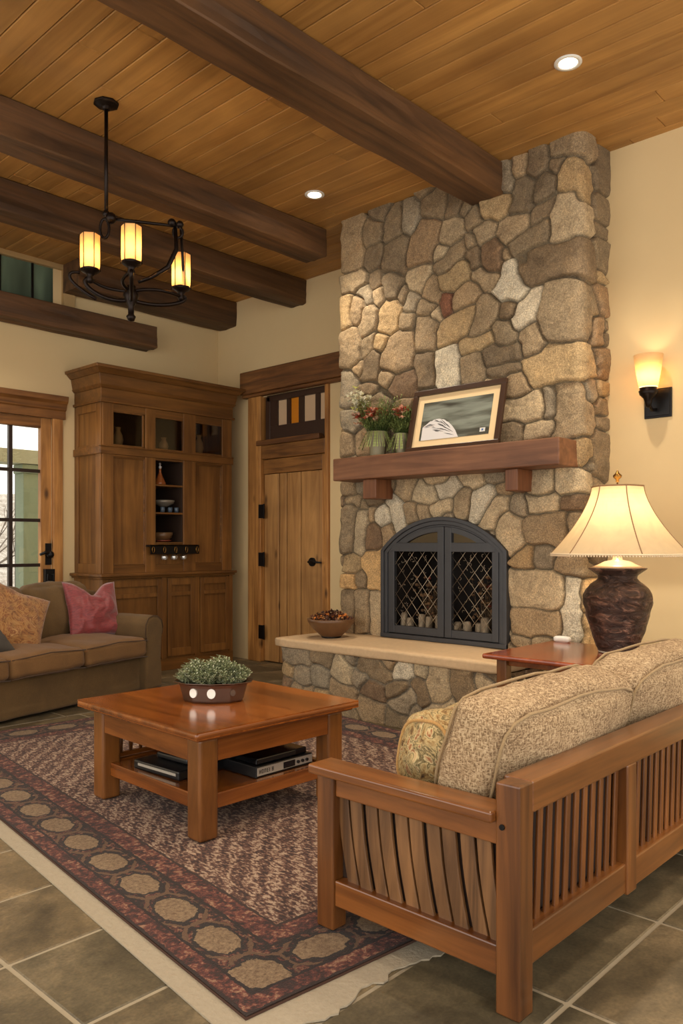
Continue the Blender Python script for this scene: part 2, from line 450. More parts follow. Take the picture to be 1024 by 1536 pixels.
# ------------------------------------------------------------ glazed door (door_1)
d1 = sroot('door_1', (dX1-.5, WY, 0), 'glazed door with black muntins beside the cabinet')
o = d1.location
sx = atY(61, 750, WY).x; gz = 2.42
mb = MB().box(dX1-.02, atY(94,800,WY-.03).x, WY-.04, WY, 0, 2.56)
mb.build('casing', M['trim_z'], d1, bevel=.008, off=o)
MB().box(dX0-.1, dX0+.02, WY-.04, WY, 0, 2.56).build('casing', M['trim_z'], d1, bevel=.008, off=o)
MB().box(sx, dX1-.02, WY+.0, WY+.06, 0, 2.52).build('stile', M['trim_z'], d1, bevel=.006, off=o)
xm = (dX0+dX1)/2
MB().box(xm-.09, xm+.09, WY, WY+.06, 0, gz).build('stile', M['trim_z'], d1, bevel=.006, off=o)
MB().box(dX0, dX0+.11, WY, WY+.06, 0, 2.52).build('stile', M['trim_z'], d1, bevel=.006, off=o)
MB().box(dX0, sx, WY, WY+.06, gz, 2.52).build('top_rail', M['trim_x'], d1, bevel=.006, off=o)
MB().box(dX0, sx, WY, WY+.06, 0, .25).build('bottom_rail', M['trim_x'], d1, bevel=.006, off=o)
for xa, xb in ((xm+.09, sx), (dX0+.11, xm-.09)):
    MB().box(xa, xb, WY+.028, WY+.034, .25, gz).build('glass_pane', M['glass'], d1, off=o)
    mb = MB(); vx = atY(17, 750, WY).x if xa > xm else (xa+xb)/2
    mb.box(vx-.018, vx+.018, WY+.012, WY+.05, .25, gz)
    for zz in (.64, 1.09, 1.523, 2.0): mb.box(xa, xb, WY+.01, WY+.05, zz-.016, zz+.016)
    mb.build('muntin', plain('dark_bronze_muntin', srgb(48,34,26), .4, .3), d1, off=o)
q = atY(72, 840, WY)
mb = MB().box(q.x-.03, q.x+.03, WY-.012, WY+.0, 1.09, 1.30).tube([(q.x, WY, 1.19), (q.x, WY-.05, 1.19)], .022, 12)
mb.tube([(q.x+.01, WY-.05, 1.20), (q.x-.06, WY-.06, 1.21), (q.x-.11, WY-.055, 1.19)], [.02,.016,.012], 10).sphere((q.x, WY-.05, 1.19), .035, 14)
mb.build('lever_handle', M['black'], d1, off=o)
MB().box(q.x-.05, q.x+.05, WY-.045, WY, .88, 1.05).tube([(q.x-.03, WY-.05, .9), (q.x-.03, WY-.055, 1.0), (q.x+.03, WY-.055, 1.0), (q.x+.03, WY-.05, .9)], .008, 8).build('lock_box', M['black'], d1, bevel=.008, off=o)
# header (trim_1)
hx = atY(103, 600, WY-.1).x
prof = [(WY, 2.52), (WY-.045, 2.52), (WY-.045, 2.60), (WY-.06, 2.61), (WY-.075, 2.66), (WY-.10, 2.69), (WY-.11, 2.74), (WY, 2.74)]
mb = MB(); mb.prism(prof, 'x', dX0-.2, hx)
struct(mb.build('trim_1', M['trim_x'], bevel=.004), 'moulded brown header over the glazed door')
# ------------------------------------------------------------ clerestory (window_1)
w1 = sroot('window_1', ((wX0+wX1)/2, WY, 0), 'dark green paned clerestory window above the wall beam'); o = w1.location
fm = plain('tan_window_frame', srgb(176,146,98), .5, nz=.05)
mb = MB().box(wX1-.02, wX1+.10, WY-.05, WY+.03, 3.58, CEIL).build('frame', fm, w1, bevel=.005, off=o)
MB().box(wX0-.1, wX0+.02, WY-.05, WY+.03, 3.58, CEIL).build('frame', fm, w1, bevel=.005, off=o)
MB().box(wX0, wX1, WY-.04, WY+.03, CEIL-.05, CEIL).build('frame', fm, w1, bevel=.005, off=o)
g = NT('dark_green_pane'); g.color(g.ramp(g.noise(g.coord((1,1,.2)), 3, 2), [(.4, srgb(52,62,52)), (.6, srgb(104,124,104))])); g.set(Roughness=.06)
for i in range(6):
    a = wX0 + (wX1-wX0)*i/6; b = wX0 + (wX1-wX0)*(i+1)/6
    MB().box(a+.008, b-.008, WY+.01, WY+.016, 3.6, CEIL-.05).build('pane', g.m, w1, off=o)
    MB().box(a-.01, a+.01, WY-.005, WY+.03, 3.6, CEIL-.05).build('muntin', M['black'], w1, off=o)
# ------------------------------------------------------------ beams
def rough_beam(x0, x1, y0, y1, z0, z1, name, label, seed, cat='beam', group=None):
    mb = MB(); n = 60; L = x1-x0; cy, cz = (y0+y1)/2, (z0+z1)/2; hy, hz = (y1-y0)/2, (z1-z0)/2
    sec = []
    c = .12
    for a, b in ((-1,-1),(1,-1),(1,1),(-1,1)):
        pass
    pts = []
    m = 5
    def edge(p, q):
        for i in range(m): pts.append((p[0]+(q[0]-p[0])*i/m, p[1]+(q[1]-p[1])*i/m))
    cc = .93
    edge((-cc,-1),(cc,-1)); edge((cc,-1),(1,-cc)); edge((1,-cc),(1,cc)); edge((1,cc),(cc,1)); edge((cc,1),(-cc,1)); edge((-cc,1),(-1,cc)); edge((-1,cc),(-1,-cc)); edge((-1,-cc),(-cc,-1))
    def fn(u, v):
        j = int(round(v*len(pts))) % len(pts); a, b = pts[j]
        x = x0 + L*u; P0 = Vector((x, a*hy, b*hz))
        d = Vector(mnoise.noise_vector(Vector((x*1.3+seed, a*1.5, b*1.5+seed)))) * .012 + Vector(mnoise.noise_vector(Vector((x*4+seed, a*4, b*4)))) * .005
        if b > .9: d.z = 0
        return Vector((x, cy+P0.y+d.y, cz+P0.z+d.z))
    V = [[mb.bm.verts.new(fn(i/n, j/len(pts))) for j in range(len(pts))] for i in range(n+1)]
    for i in range(n):
        for j in range(len(pts)): mb.face([V[i][j], V[i][(j+1)%len(pts)], V[i+1][(j+1)%len(pts)], V[i+1][j]])
    mb.face(V[0][::-1]); mb.face(V[n])
    ob = mb.build(name, M['beam_x'], off=(x0, cy, cz)); ob.location = (x0, cy, cz)
    return tag(ob, label, cat, group)
rough_beam(XMIN+.1, 4.97, 3.05, 3.33, 3.80, CEIL-.002, 'ceiling_beam', 'nearest dark ceiling beam, running into the middle of the stone chimney', 1, group='dark ceiling beams')
rough_beam(XMIN+.1, 5.0, 4.84, 5.10, 3.81, CEIL-.002, 'ceiling_beam', 'dark ceiling beam just behind the chandelier, ending at the chimney left edge', 5, group='dark ceiling beams')
rough_beam(XMIN+.1, XB-.002, 5.93, 6.17, 3.80, CEIL-.002, 'ceiling_beam', 'dark ceiling beam between the chandelier beam and the one along the far wall', 9, group='dark ceiling beams')
bx = atY(118, 400, 7.06).x
rough_beam(bx, XB-.002, 7.06, 7.37, 3.77, CEIL-.002, 'ceiling_beam', 'shortest dark ceiling beam, lying along the far wall above the cabinet', 14, group='dark ceiling beams')
p = atY(235, 505, 7.2)
rough_beam(XMIN+.1, p.x, 7.19, WY-.002, 3.37, 3.60, 'wall_beam', 'dark horizontal beam on the wall under the clerestory window', 21)
# ------------------------------------------------------------ recessed lights
def downlight(x, y, label, e=70):
    t_ = thing('recessed_light', label, 'ceiling light', (x, y, CEIL), group='round recessed ceiling lights')
    mb = MB(); n = 36
    mb.lathe([(.052,-.004),(.06,-.009),(.078,-.006),(.078,0)], seg=n, cap=False).build('trim_ring', M['white'], t_)
    MB().lathe([(0,-.005),(.052,-.005)], seg=n, cap=False).build('lamp_face', emit('lamp_face_glow', (1,.84,.62), 14), t_)
    l = bpy.data.lights.new('recessed_lamp', 'SPOT'); l.energy = e; l.color = (1,.87,.70); l.spot_size = math.radians(105); l.spot_blend = .7; l.shadow_soft_size = .05
    lo = bpy.data.objects.new('recessed_lamp', l); COL.objects.link(lo); lo.location = (0,0,-.03); lo.parent = t_
    return t_
downlight(4.44, 4.43, 'small round recessed light in the ceiling just left of the chimney', 95)
downlight(4.21, 2.155, 'round recessed light at upper right of the ceiling, near the chimney', 90)
for i, (x, y) in enumerate([(1.9,.6),(.6,2.3),(2.6,2.2),(.4,5.6),(3.0,6.2),(-.9,4.0),(3.6,.3)]):  # added downlights, none of them seen, to fill the room with light
    lab = ['over the back of the slatted loveseat','over the bare floor nearest the camera','over the space between table and loveseat','over the far left of the room','over the brown sofa','over the left side of the room','over the right end of the loveseat'][i]
    downlight(x, y, 'unseen recessed light added as room fill, ' + lab, 75)

# ------------------------------------------------------------ field-stone surface
def vnoise(P, sc, seed):
    "vectorised value noise, P (N,3)"
    Q = P*sc; I = np.floor(Q).astype(np.int64); Fr = Q-I; Fr = Fr*Fr*(3-2*Fr)
    def h(ix, iy, iz):
        n = (ix*374761393 + iy*668265263 + iz*2147483647 + seed*1274126177) & 0x7fffffff
        n = ((n ^ (n >> 13))*1103515245) & 0x7fffffff
        n = ((n ^ (n >> 11))*12345701) & 0x7fffffff
        return ((n ^ (n >> 15)) & 0xffff)/65535.0
    r = 0
    for dx in (0,1):
        for dy in (0,1):
            for dz in (0,1):
                w = (Fr[:,0] if dx else 1-Fr[:,0])*(Fr[:,1] if dy else 1-Fr[:,1])*(Fr[:,2] if dz else 1-Fr[:,2])
                r = r + w*h(I[:,0]+dx, I[:,1]+dy, I[:,2]+dz)
    return r*2-1
PAL = {'t':(156,134,102),'T':(184,164,130),'g':(138,119,91),'G':(148,134,110),'d':(122,104,79),'b':(126,102,76),'o':(152,125,92),
       'O':(202,164,110),'y':(168,142,102),'w':(200,188,162),'r':(132,88,64)}
def stone_mat():
    t = NT('field_stone'); at = t.n('Attribute', attribute_name='Col'); v = t.coord()
    n1 = t.noise(v, 7, 6, .65, .8); n2 = t.noise(v, 110, 4, .7); n3 = t.noise(v, 28, 5, .65)
    c = t.mix(.85, at.outputs['Color'], t.ramp(n1, [(.3,(.68,.66,.64)),(.5,(1,1,1)),(.7,(1.25,1.2,1.12))]), 'MULTIPLY')
    c = t.mix(.8, c, t.ramp(n2, [(.34,(.5,.48,.46)),(.52,(1.0,1.0,1.0)),(.68,(1.7,1.68,1.6))]), 'MULTIPLY')
    c = t.mix(.5, c, t.ramp(n3, [(.35,(.75,.72,.7)),(.6,(1.1,1.1,1.1))]), 'MULTIPLY')
    t.color(c); t.set(Roughness=.85)
    t.bump(t.math('ADD', t.math('MULTIPLY', n2, .35), t.math('ADD', n3, t.math('MULTIPLY', n1, .6))), .55, .012)
    return t.m
STONE = stone_mat()
def stonework(name, u0, u1, z0, z1, step, path, metric, seeds, parent, off, hole=None, H=.042, seed=1, fill=.085, xlim=None, mort=(104,92,72)):
    """seeds: (id, u1,z1,u2,z2,r,colour). path(u)->(pos xy, normal xy)."""
    rng = random.Random(seed)
    nu = int(round((u1-u0)/step)); nz = int(round((z1-z0)/step))
    U = np.linspace(u0, u1, nu+1); Z = np.linspace(z0, z1, nz+1)
    Mu = np.array([metric(u) for u in U])
    def mt(u): return metric(u)
    S_ = [(i, mt(a), b, mt(c), d, r, col) for (i, a, b, c, d, r, col) in seeds]
    # fill uncovered regions with extra stones
    nid = max([s[0] for s in S_] or [0]) + 1
    def Fd(m, z):
        best = 9
        for (_, a, b, c, d, r, _c) in S_:
            vx, vz = c-a, d-b; L = vx*vx+vz*vz
            tt = 0 if L == 0 else max(0, min(1, ((m-a)*vx+(z-b)*vz)/L))
            best = min(best, math.hypot(m-a-vx*tt, z-b-vz*tt)-r)
        return best
    m0, m1 = metric(u0), metric(u1)
    for _ in range(2600):
        m, z = rng.uniform(m0, m1), rng.uniform(z0, z1); r = rng.choice([.05,.07,.09,.11])
        if Fd(m, z) > r*.82:
            a = rng.uniform(0, PI); e = rng.uniform(.2,.8)*r*.5
            S_.append((nid, m-math.cos(a)*e, z-math.sin(a)*e, m+math.cos(a)*e, z+math.sin(a)*e, r*.8, rng.choice('ttggGdTyb'))); nid += 1
    GU, GZ = np.meshgrid(Mu, Z, indexing='ij'); GUr = np.meshgrid(U, Z, indexing='ij')[0]
    P = np.stack([GU.ravel(), GZ.ravel(), np.zeros(GU.size)], 1)
    wu = vnoise(P, 9, seed)*.009 + vnoise(P, 24, seed+1)*.004; wz = vnoise(P, 9, seed+2)*.009 + vnoise(P, 24, seed+3)*.004
    pm = P[:,0]+wu; pz = P[:,1]+wz
    N = len(pm); F1 = np.full(N, 9.); F2 = np.full(N, 9.); ID = np.full(N, -1)
    ids = sorted(set(s[0] for s in S_))
    for i in ids:
        f = np.full(N, 9.)
        for (j, a, b, c, d, r, _c) in S_:
            if j != i: continue
            vx, vz = c-a, d-b; L = vx*vx+vz*vz
            tt = np.zeros(N) if L == 0 else np.clip(((pm-a)*vx+(pz-b)*vz)/L, 0, 1)
            dx, dz = pm-a-vx*tt, pz-b-vz*tt
            # slightly boxy distance so stones read as angular blocks
            dd = (np.abs(dx)**2.6+np.abs(dz)**2.6)**(1/2.6)
            f = np.minimum(f, dd-r)
        up = f < F1
        F2 = np.where(up, F1, np.minimum(F2, f)); F1 = np.where(up, f, F1); ID = np.where(up, i, ID)
    s = np.minimum((F2-F1)/2, .06-F1) - .0012
    w = .016
    q = np.clip(s/w, 0, 1); prof = .80*(1-(1-q)**2.2)+.20*np.sqrt(np.clip(s/.07,0,1))
    info = {}
    for (i, a, b, c, d, r, col) in S_:
        if i not in info:
            info[i] = (col, rng.uniform(-.010,.012), rng.uniform(-.10,.10), rng.uniform(-.10,.10), (a+c)/2, (b+d)/2, rng.uniform(.90,1.10), rng.uniform(-.03,.03))
    mx = max(info)+1
    A = np.zeros((mx, 6)); C = np.zeros((mx, 3))
    for i, (col, h, tx, tz, cm_, cz_, br, sat) in info.items():
        A[i] = (h, tx, tz, cm_, cz_, 0); b = srgb(*PAL[col]); C[i] = (b[0]*br*(1+sat)*1.0, b[1]*br, b[2]*br*(1-sat))
    ida = ID
    tilt = A[ida,1]*np.clip(pm-A[ida,3],-.15,.15) + A[ida,2]*np.clip(pz-A[ida,4],-.15,.15)
    P3 = np.stack([pm, pz, ida*3.1], 1)
    fac = vnoise(P3, 7, 11)*.012 + vnoise(P3, 18, 12)*.005 + vnoise(P3, 45, 13)*.0018
    hgt = prof*(H + A[ida,0] + tilt + fac) + vnoise(P, 50, 5)*.0012
    mc = np.array(srgb(*mort)); k = np.clip(s/.006, 0, 1)[:,None]
    colr = C[ida]*k + mc*(1-k)
    off = Vector(off)
    vx = np.zeros((N,3)); gu = GUr.ravel(); gz = GZ.ravel()
    pc = {}
    PX = np.array([path(u) for u in U])          # (nu+1, 4)
    idx = np.repeat(np.arange(nu+1), nz+1)
    vx[:,0] = PX[idx,0] + PX[idx,2]*hgt - off.x; vx[:,1] = PX[idx,1] + PX[idx,3]*hgt - off.y; vx[:,2] = gz - off.z
    faces = []
    for i in range(nu):
        for j in range(nz):
            if hole and hole((U[i]+U[i+1])/2, (Z[j]+Z[j+1])/2): continue
            a = i*(nz+1)+j; faces.append((a, a+1, a+nz+2, a+nz+1))
    me = bpy.data.meshes.new(name)
    me.from_pydata(vx.tolist(), [], faces)
    ca = me.color_attributes.new('Col', 'FLOAT_COLOR', 'POINT')
    buf = np.ones((N,4), dtype=np.float32); buf[:,:3] = colr; ca.data.foreach_set('color', buf.ravel())
    me.polygons.foreach_set('use_smooth', [True]*len(me.polygons)); me.materials.append(STONE); me.update()
    o = bpy.data.objects.new(name, me); COL.objects.link(o); o.parent = parent
    return o
# chimney path
CX0, CYR, CYL = 5.0, 2.475, 4.635; CW = CYL-CYR; RHO = .032
def chim_path(u):
    q = RHO*PI/2
    if u < 0:                                 # left cheek, running back to the wall
        if u > -RHO*.0: pass
        x = CX0 - u; return (x, CYL, 0, 1)
    if u > CW: return (CX0+(u-CW), CYR, 0, -1)
    return (CX0, CYL-u, -1, 0)
def chim_path_r(u):                           # rounded version: blend normals and pull corners in
    def base(v): return np.array(chim_path(v))
    e = RHO
    for c in (0, CW):
        if abs(u-c) < e:
            k = (u-c+e)/(2*e); A_, B_ = base(c-e), base(c+e)
            th = k*PI/2
            n = A_[2:]*math.cos(th)+B_[2:]*math.sin(th)
            ctr = A_[:2]-A_[2:]*e
            p = ctr + n*e
            return (p[0], p[1], n[0], n[1])
    return tuple(base(u))
def chim_metric(u):
    if u > CW: return CW*.87 + (u-CW)*.5
    return u*.87
RAW = """525,342,525,391,17,t|557,343,557,349,14,g|588,327,588,350,14,g|614,315,611,336,12,G|648,303,654,310,17,g|677,302,676,309,13,d
560,380,557,392,12,d|592,372,588,397,18,d|640,345,628,380,19,o|679,340,675,349,15,t|685,370,663,399,10,g|514,424,538,418,12,t|561,412,560,425,9,d
627,410,625,421,15,T|584,412,587,438,13,d|545,435,550,448,8,G|567,440,569,450,8,t|603,438,599,446,7,g|669,424,692,407,13,y|643,428,651,443,11,t
615,443,614,460,8,G|634,461,642,462,9,t|668,447,669,460,8,r|690,452,704,433,12,t|721,345,725,350,12,t|731,310,747,307,14,y|758,351,778,332,13,t
703,360,703,362,7,g|707,380,708,398,7,d|735,374,736,395,15,b|716,412,733,417,12,t|761,402,762,410,8,w/757,424,768,424,12,w/753,438,772,438,11,w|772,368,812,343,11,g
785,388,787,392,6,d|695,312,695,314,7,g|708,322,709,330,10,g|757,380,757,382,5,t|777,232,774,252,11,t|803,228,803,250,14,d|832,244,832,250,8,d
758,250,759,275,8,G|783,275,782,305,14,d|817,270,813,290,13,d|820,303,800,325,11,d|760,462,760,465,9,d|755,497,757,507,15,g
735,532,770,527,12,d|775,483,803,446,11,w|790,503,795,520,14,t|771,575,771,582,16,t|762,613,800,608,15,T|822,595,823,618,8,G|760,650,763,652,13,g
800,652,820,640,11,T|876,668,876,688,12,y|664,505,693,476,15,y|636,489,638,509,16,t|732,460,715,490,13,t|697,518,725,508,9,y|667,535,668,572,17,w
637,540,640,572,12,d|705,545,705,567,14,g|738,558,770,553,6,d|515,455,515,485,9,y|536,458,533,475,10,t|553,472,545,492,10,t|582,460,580,485,14,y
609,480,609,483,10,t|648,470,650,471,8,T|599,518,592,543,20,t|569,510,569,514,9,y|551,510,548,527,8,t|522,510,522,537,15,t|557,535,550,563,10,d
580,562,583,563,8,t|519,570,517,600,13,G|608,578,600,572,13,b|515,625,528,636,13,G|515,662,515,672,12,t|542,655,542,668,11,t|548,580,548,582,8,d
520,735,522,735,12,g|540,728,540,731,8,G|518,748,532,750,6,t|545,757,546,758,6,t|519,770,515,816,13,g|546,770,534,822,8,T|555,765,554,778,5,t
570,776,571,778,11,w|557,798,556,812,13,b|581,797,581,812,9,t|591,755,597,792,9,w|600,724,606,735,13,t|585,722,585,724,8,g|625,738,641,743,12,T
660,736,676,730,12,w|613,764,616,780,8,t|631,765,635,778,8,t|650,766,668,757,9,T|691,745,689,765,11,t|645,715,660,716,7,T|560,843,566,866,19,O
521,845,526,845,11,y|519,872,524,872,9,O|518,900,519,930,11,g|541,900,542,940,9,t|563,900,563,940,10,T|695,715,712,720,10,T|735,712,748,715,9,G
752,732,752,735,8,t|725,740,711,768,11,w|750,755,728,782,9,T|776,760,777,763,11,G|765,788,762,814,17,T|803,756,822,752,13,T|780,836,781,841,13,y
808,838,812,838,10,G|781,878,824,888,23,T|780,936,826,936,15,t|851,880,851,948,11,w|775,966,777,967,9,t|810,966,815,967,9,t|810,712,812,730,15,T
835,790,805,790,20,t|848,252,849,277,14,y/882,262,880,290,10,y|845,300,844,340,17,T/878,315,880,340,11,T|800,398,860,383,24,d/885,400,884,410,10,d
838,215,872,208,12,g/885,222,886,228,9,g|838,450,862,452,30,g/838,480,862,482,26,t|806,550,862,540,25,y/880,545,880,548,8,y
848,597,846,642,20,t/880,615,880,640,11,t|848,715,848,726,18,T/880,720,880,730,10,t|850,752,868,752,11,b/885,752,885,754,8,b
848,849,862,849,11,t/885,852,890,852,8,t|858,785,878,800,14,g|906,240,904,272,11,d|904,308,906,322,11,g|903,372,905,398,12,g|903,412,904,412,7,y
905,440,908,462,10,o|884,438,884,440,7,g|897,480,896,507,10,o|913,487,913,488,5,g|912,508,912,510,6,d|906,535,908,556,12,o|891,532,894,552,6,d
890,573,891,592,7,G|907,583,908,583,11,y|907,609,908,611,12,g|908,632,909,634,9,g|903,660,905,708,11,g|884,695,885,697,6,G|898,722,899,724,7,t|893,885,893,905,12,O|893,930,893,955,12,O"""
seeds = []; sid = 0
def uface(px, py):
    p = atX(px, py, 4.96)
    if p.y > CYR: 
        d = 4.96/ray(px)[0]; return CYL-p.y, p.z, d
    p = atY(px, py, 2.44); d = 2.44/ray(px)[1]
    return CW+max(0, p.x-5.0), p.z, d
for tok in RAW.replace('\n', '|').split('|'):
    for q in tok.split('/'):
        x1, y1, x2, y2, r, c = q.split(',')
        ua, za, d = uface(float(x1), float(y1)); ub, zb, _ = uface(float(x2), float(y2))
        seeds.append((sid, ua, za, ub, zb, float(r)*d/F*.97, c))
    sid += 1
FP = (4.98, (CYL+CYR)/2, 0)
fire = thing('stone_fireplace', 'tall rough fieldstone chimney breast with raised stone hearth', 'fireplace', FP)
IL, IR, IB, ISP, IAP = 4.17, 3.00, .545, 1.245, 1.503         # insert: left, right, bottom, spring and apex
IC = (IL+IR)/2; IW = (IL-IR)/2; rise = IAP-ISP; RR = (IW*IW+rise*rise)/(2*rise); CZ = IAP-RR
def inarch(u, z):
    y = CYL-u
    if not (IR+.02 < y < IL-.02) or z < IB-.02: return False
    return z < ISP or (y-IC)**2+(z-CZ)**2 < (RR-.03)**2
stonework('chimney_breast', -.83, CW+.42, 0, CEIL, .0075, chim_path_r, chim_metric, seeds, fire, FP, hole=inarch, seed=3)
# hearth
HX, HYL, HYR = 4.40, 4.74, 2.72
hseed = """435,985,455,985,12,G|473,985,486,988,11,g|429,1000,433,1006,9,y|447,1010,455,1018,11,G|475,1012,480,1020,13,G|512,1000,514,1015,14,T|545,1000,568,1008,13,g
598,1004,612,1008,9,w|555,1035,562,1040,12,b|590,1040,600,1038,10,g|607,1050,598,1062,15,G|550,1062,560,1068,14,t|590,1078,600,1082,13,g|503,1032,520,1040,11,t
625,1025,632,1050,9,d|620,1065,615,1085,7,G|654,1015,657,1045,15,T|645,1072,670,1062,11,T|690,1020,700,1045,14,g|725,1030,732,1055,14,T|700,1070,690,1080,10,t|520,1065,525,1075,9,g"""
hs = []
for sid2, tok in enumerate(hseed.replace('\n', '|').split('|')):
    x1, y1, x2, y2, r, c = tok.split(',')
    a = atX(float(x1), float(y1), 4.37); b = atX(float(x2), float(y2), 4.37); d = 4.37/ray(float(x1))[0]
    hs.append((sid2, HYL-a.y, a.z, HYL-b.y, b.z, float(r)*d/F*.95, c))
HW = HYL-HYR
def hpath0(u):
    if u < 0: return (HX-u, HYL, 0, 1)
    if u > HW: return (HX+(u-HW), HYR, 0, -1)
    return (HX, HYL-u, -1, 0)
def hpath(u):
    e = .04
    for c in (0, HW):
        if abs(u-c) < e:
            k = (u-c+e)/(2*e); A_, B_ = np.array(hpath0(c-e)), np.array(hpath0(c+e)); th = k*PI/2
            n = A_[2:]*math.cos(th)+B_[2:]*math.sin(th); p = A_[:2]-A_[2:]*e+n*e
            return (p[0], p[1], n[0], n[1])
    return hpath0(u)
PAL2 = dict(PAL)
stonework('hearth_base', -.58, HW+.58, 0, .465, .0075, hpath, lambda u: u*.87, hs, fire, FP, seed=9, H=.035, mort=(120,112,96))
slabm = plain('hearth_slab_stone', srgb(202,172,132), .7, nz=.14, nscale=30, bump=.25)
mb = MB(); mb.softbox(((4.345+5.0)/2, (HYL+.06+HYR-.03)/2, .502), (5.0-4.345, HYL+.06-HYR+.03, .078), r=.022, n=24, wrinkle=.006)
mb.build('hearth_slab', slabm, fire, off=FP)
# fire box recess
mb = MB(); xb = 5.52
a = [(IL-.02, IB-.02), (IL-.02, ISP)] + [(IC+math.cos(th)*(RR-.02), CZ+math.sin(th)*(RR-.02)) for th in np.linspace(math.acos((IW-.02)/RR), PI-math.acos((IW-.02)/RR), 20)] + [(IR+.02, ISP), (IR+.02, IB-.02)]
vv0 = [mb.bm.verts.new((4.99, y_, z_)) for y_, z_ in a]; vv1 = [mb.bm.verts.new((xb, y_*.9+IC*.1, z_)) for y_, z_ in a]
for i in range(len(a)): j = (i+1) % len(a); mb.face([vv0[i], vv0[j], vv1[j], vv1[i]])
mb.face(vv1)
mb.build('firebox', M['firebox'], fire, off=FP)
# ------------------------------------------------------------ mantel shelf
mz0, mz1, mxf = 1.81, 1.99, 4.715
my0, my1 = atX(838, 680, mxf).y, atX(499, 700, mxf).y
mt_ = thing('mantel_shelf', 'thick red-brown timber mantel shelf on two corbels', 'mantel', (4.85, (my0+my1)/2, mz0)); o = mt_.location
MB().box(mxf, 4.985, my0, my1, mz0, mz1).build('shelf_beam', M['mantel'], mt_, bevel=.008, off=o)
for l, r, zb in ((544, 563.5, 1.655), (757, 776, 1.66)):
    MB().box(4.77, 4.985, atX(r, 720, 4.77).y, atX(l, 720, 4.77).y, zb, mz0).build('corbel', M['mantel_z'], mt_, bevel=.006, off=o)
# ------------------------------------------------------------ fireplace doors
XF = 4.935
fs = thing('fireplace_screen', 'arched grey-black steel fireplace screen with two wire mesh doors', 'fireplace screen', (XF, IC, IB)); o = fs.location
def arc(Rr, n=28, wlim=None):
    wl_ = wlim; th0 = math.acos(min(1, wl_/Rr))
    return [(IC+math.cos(t_)*Rr, CZ+math.sin(t_)*Rr) for t_ in np.linspace(th0, PI-th0, n)]
def outline(ins, n=28):
    w_ = IW-ins; Rr = RR-ins
    a_ = arc(Rr, n, w_)
    return [(IC+w_, IB+.0)] + a_ + [(IC-w_, IB+.0)]
for k, (i0, i1, xa) in enumerate(((0, .03, XF+.0), (.03, .06, XF+.012), (.06, .075, XF+.022))):
    MB().band(outline(i0), outline(i1), 'x', xa, XF+.07).build('arch_frame', M['iron_grey'], fs, bevel=.003, off=o)
MB().box(XF-.005, XF+.06, IR, IL, IB, IB+.035).build('bottom_bar', M['iron_grey'], fs, bevel=.004, off=o)
fi = .075; ymid = atX(664.5, 880, XF).y
def ztop(y, ins): 
    Rr = RR-ins; return CZ + math.sqrt(max(0, Rr*Rr-(y-IC)**2))
def clip_line(p, d, x0, x1, z0, z1):
    t0, t1 = -9, 9
    for pi, di, lo, hi in ((p[0], d[0], x0, x1), (p[1], d[1], z0, z1)):
        a_, b_ = (lo-pi)/di, (hi-pi)/di
        t0, t1 = max(t0, min(a_, b_)), min(t1, max(a_, b_))
    return (t0, t1) if t1-t0 > .01 else None
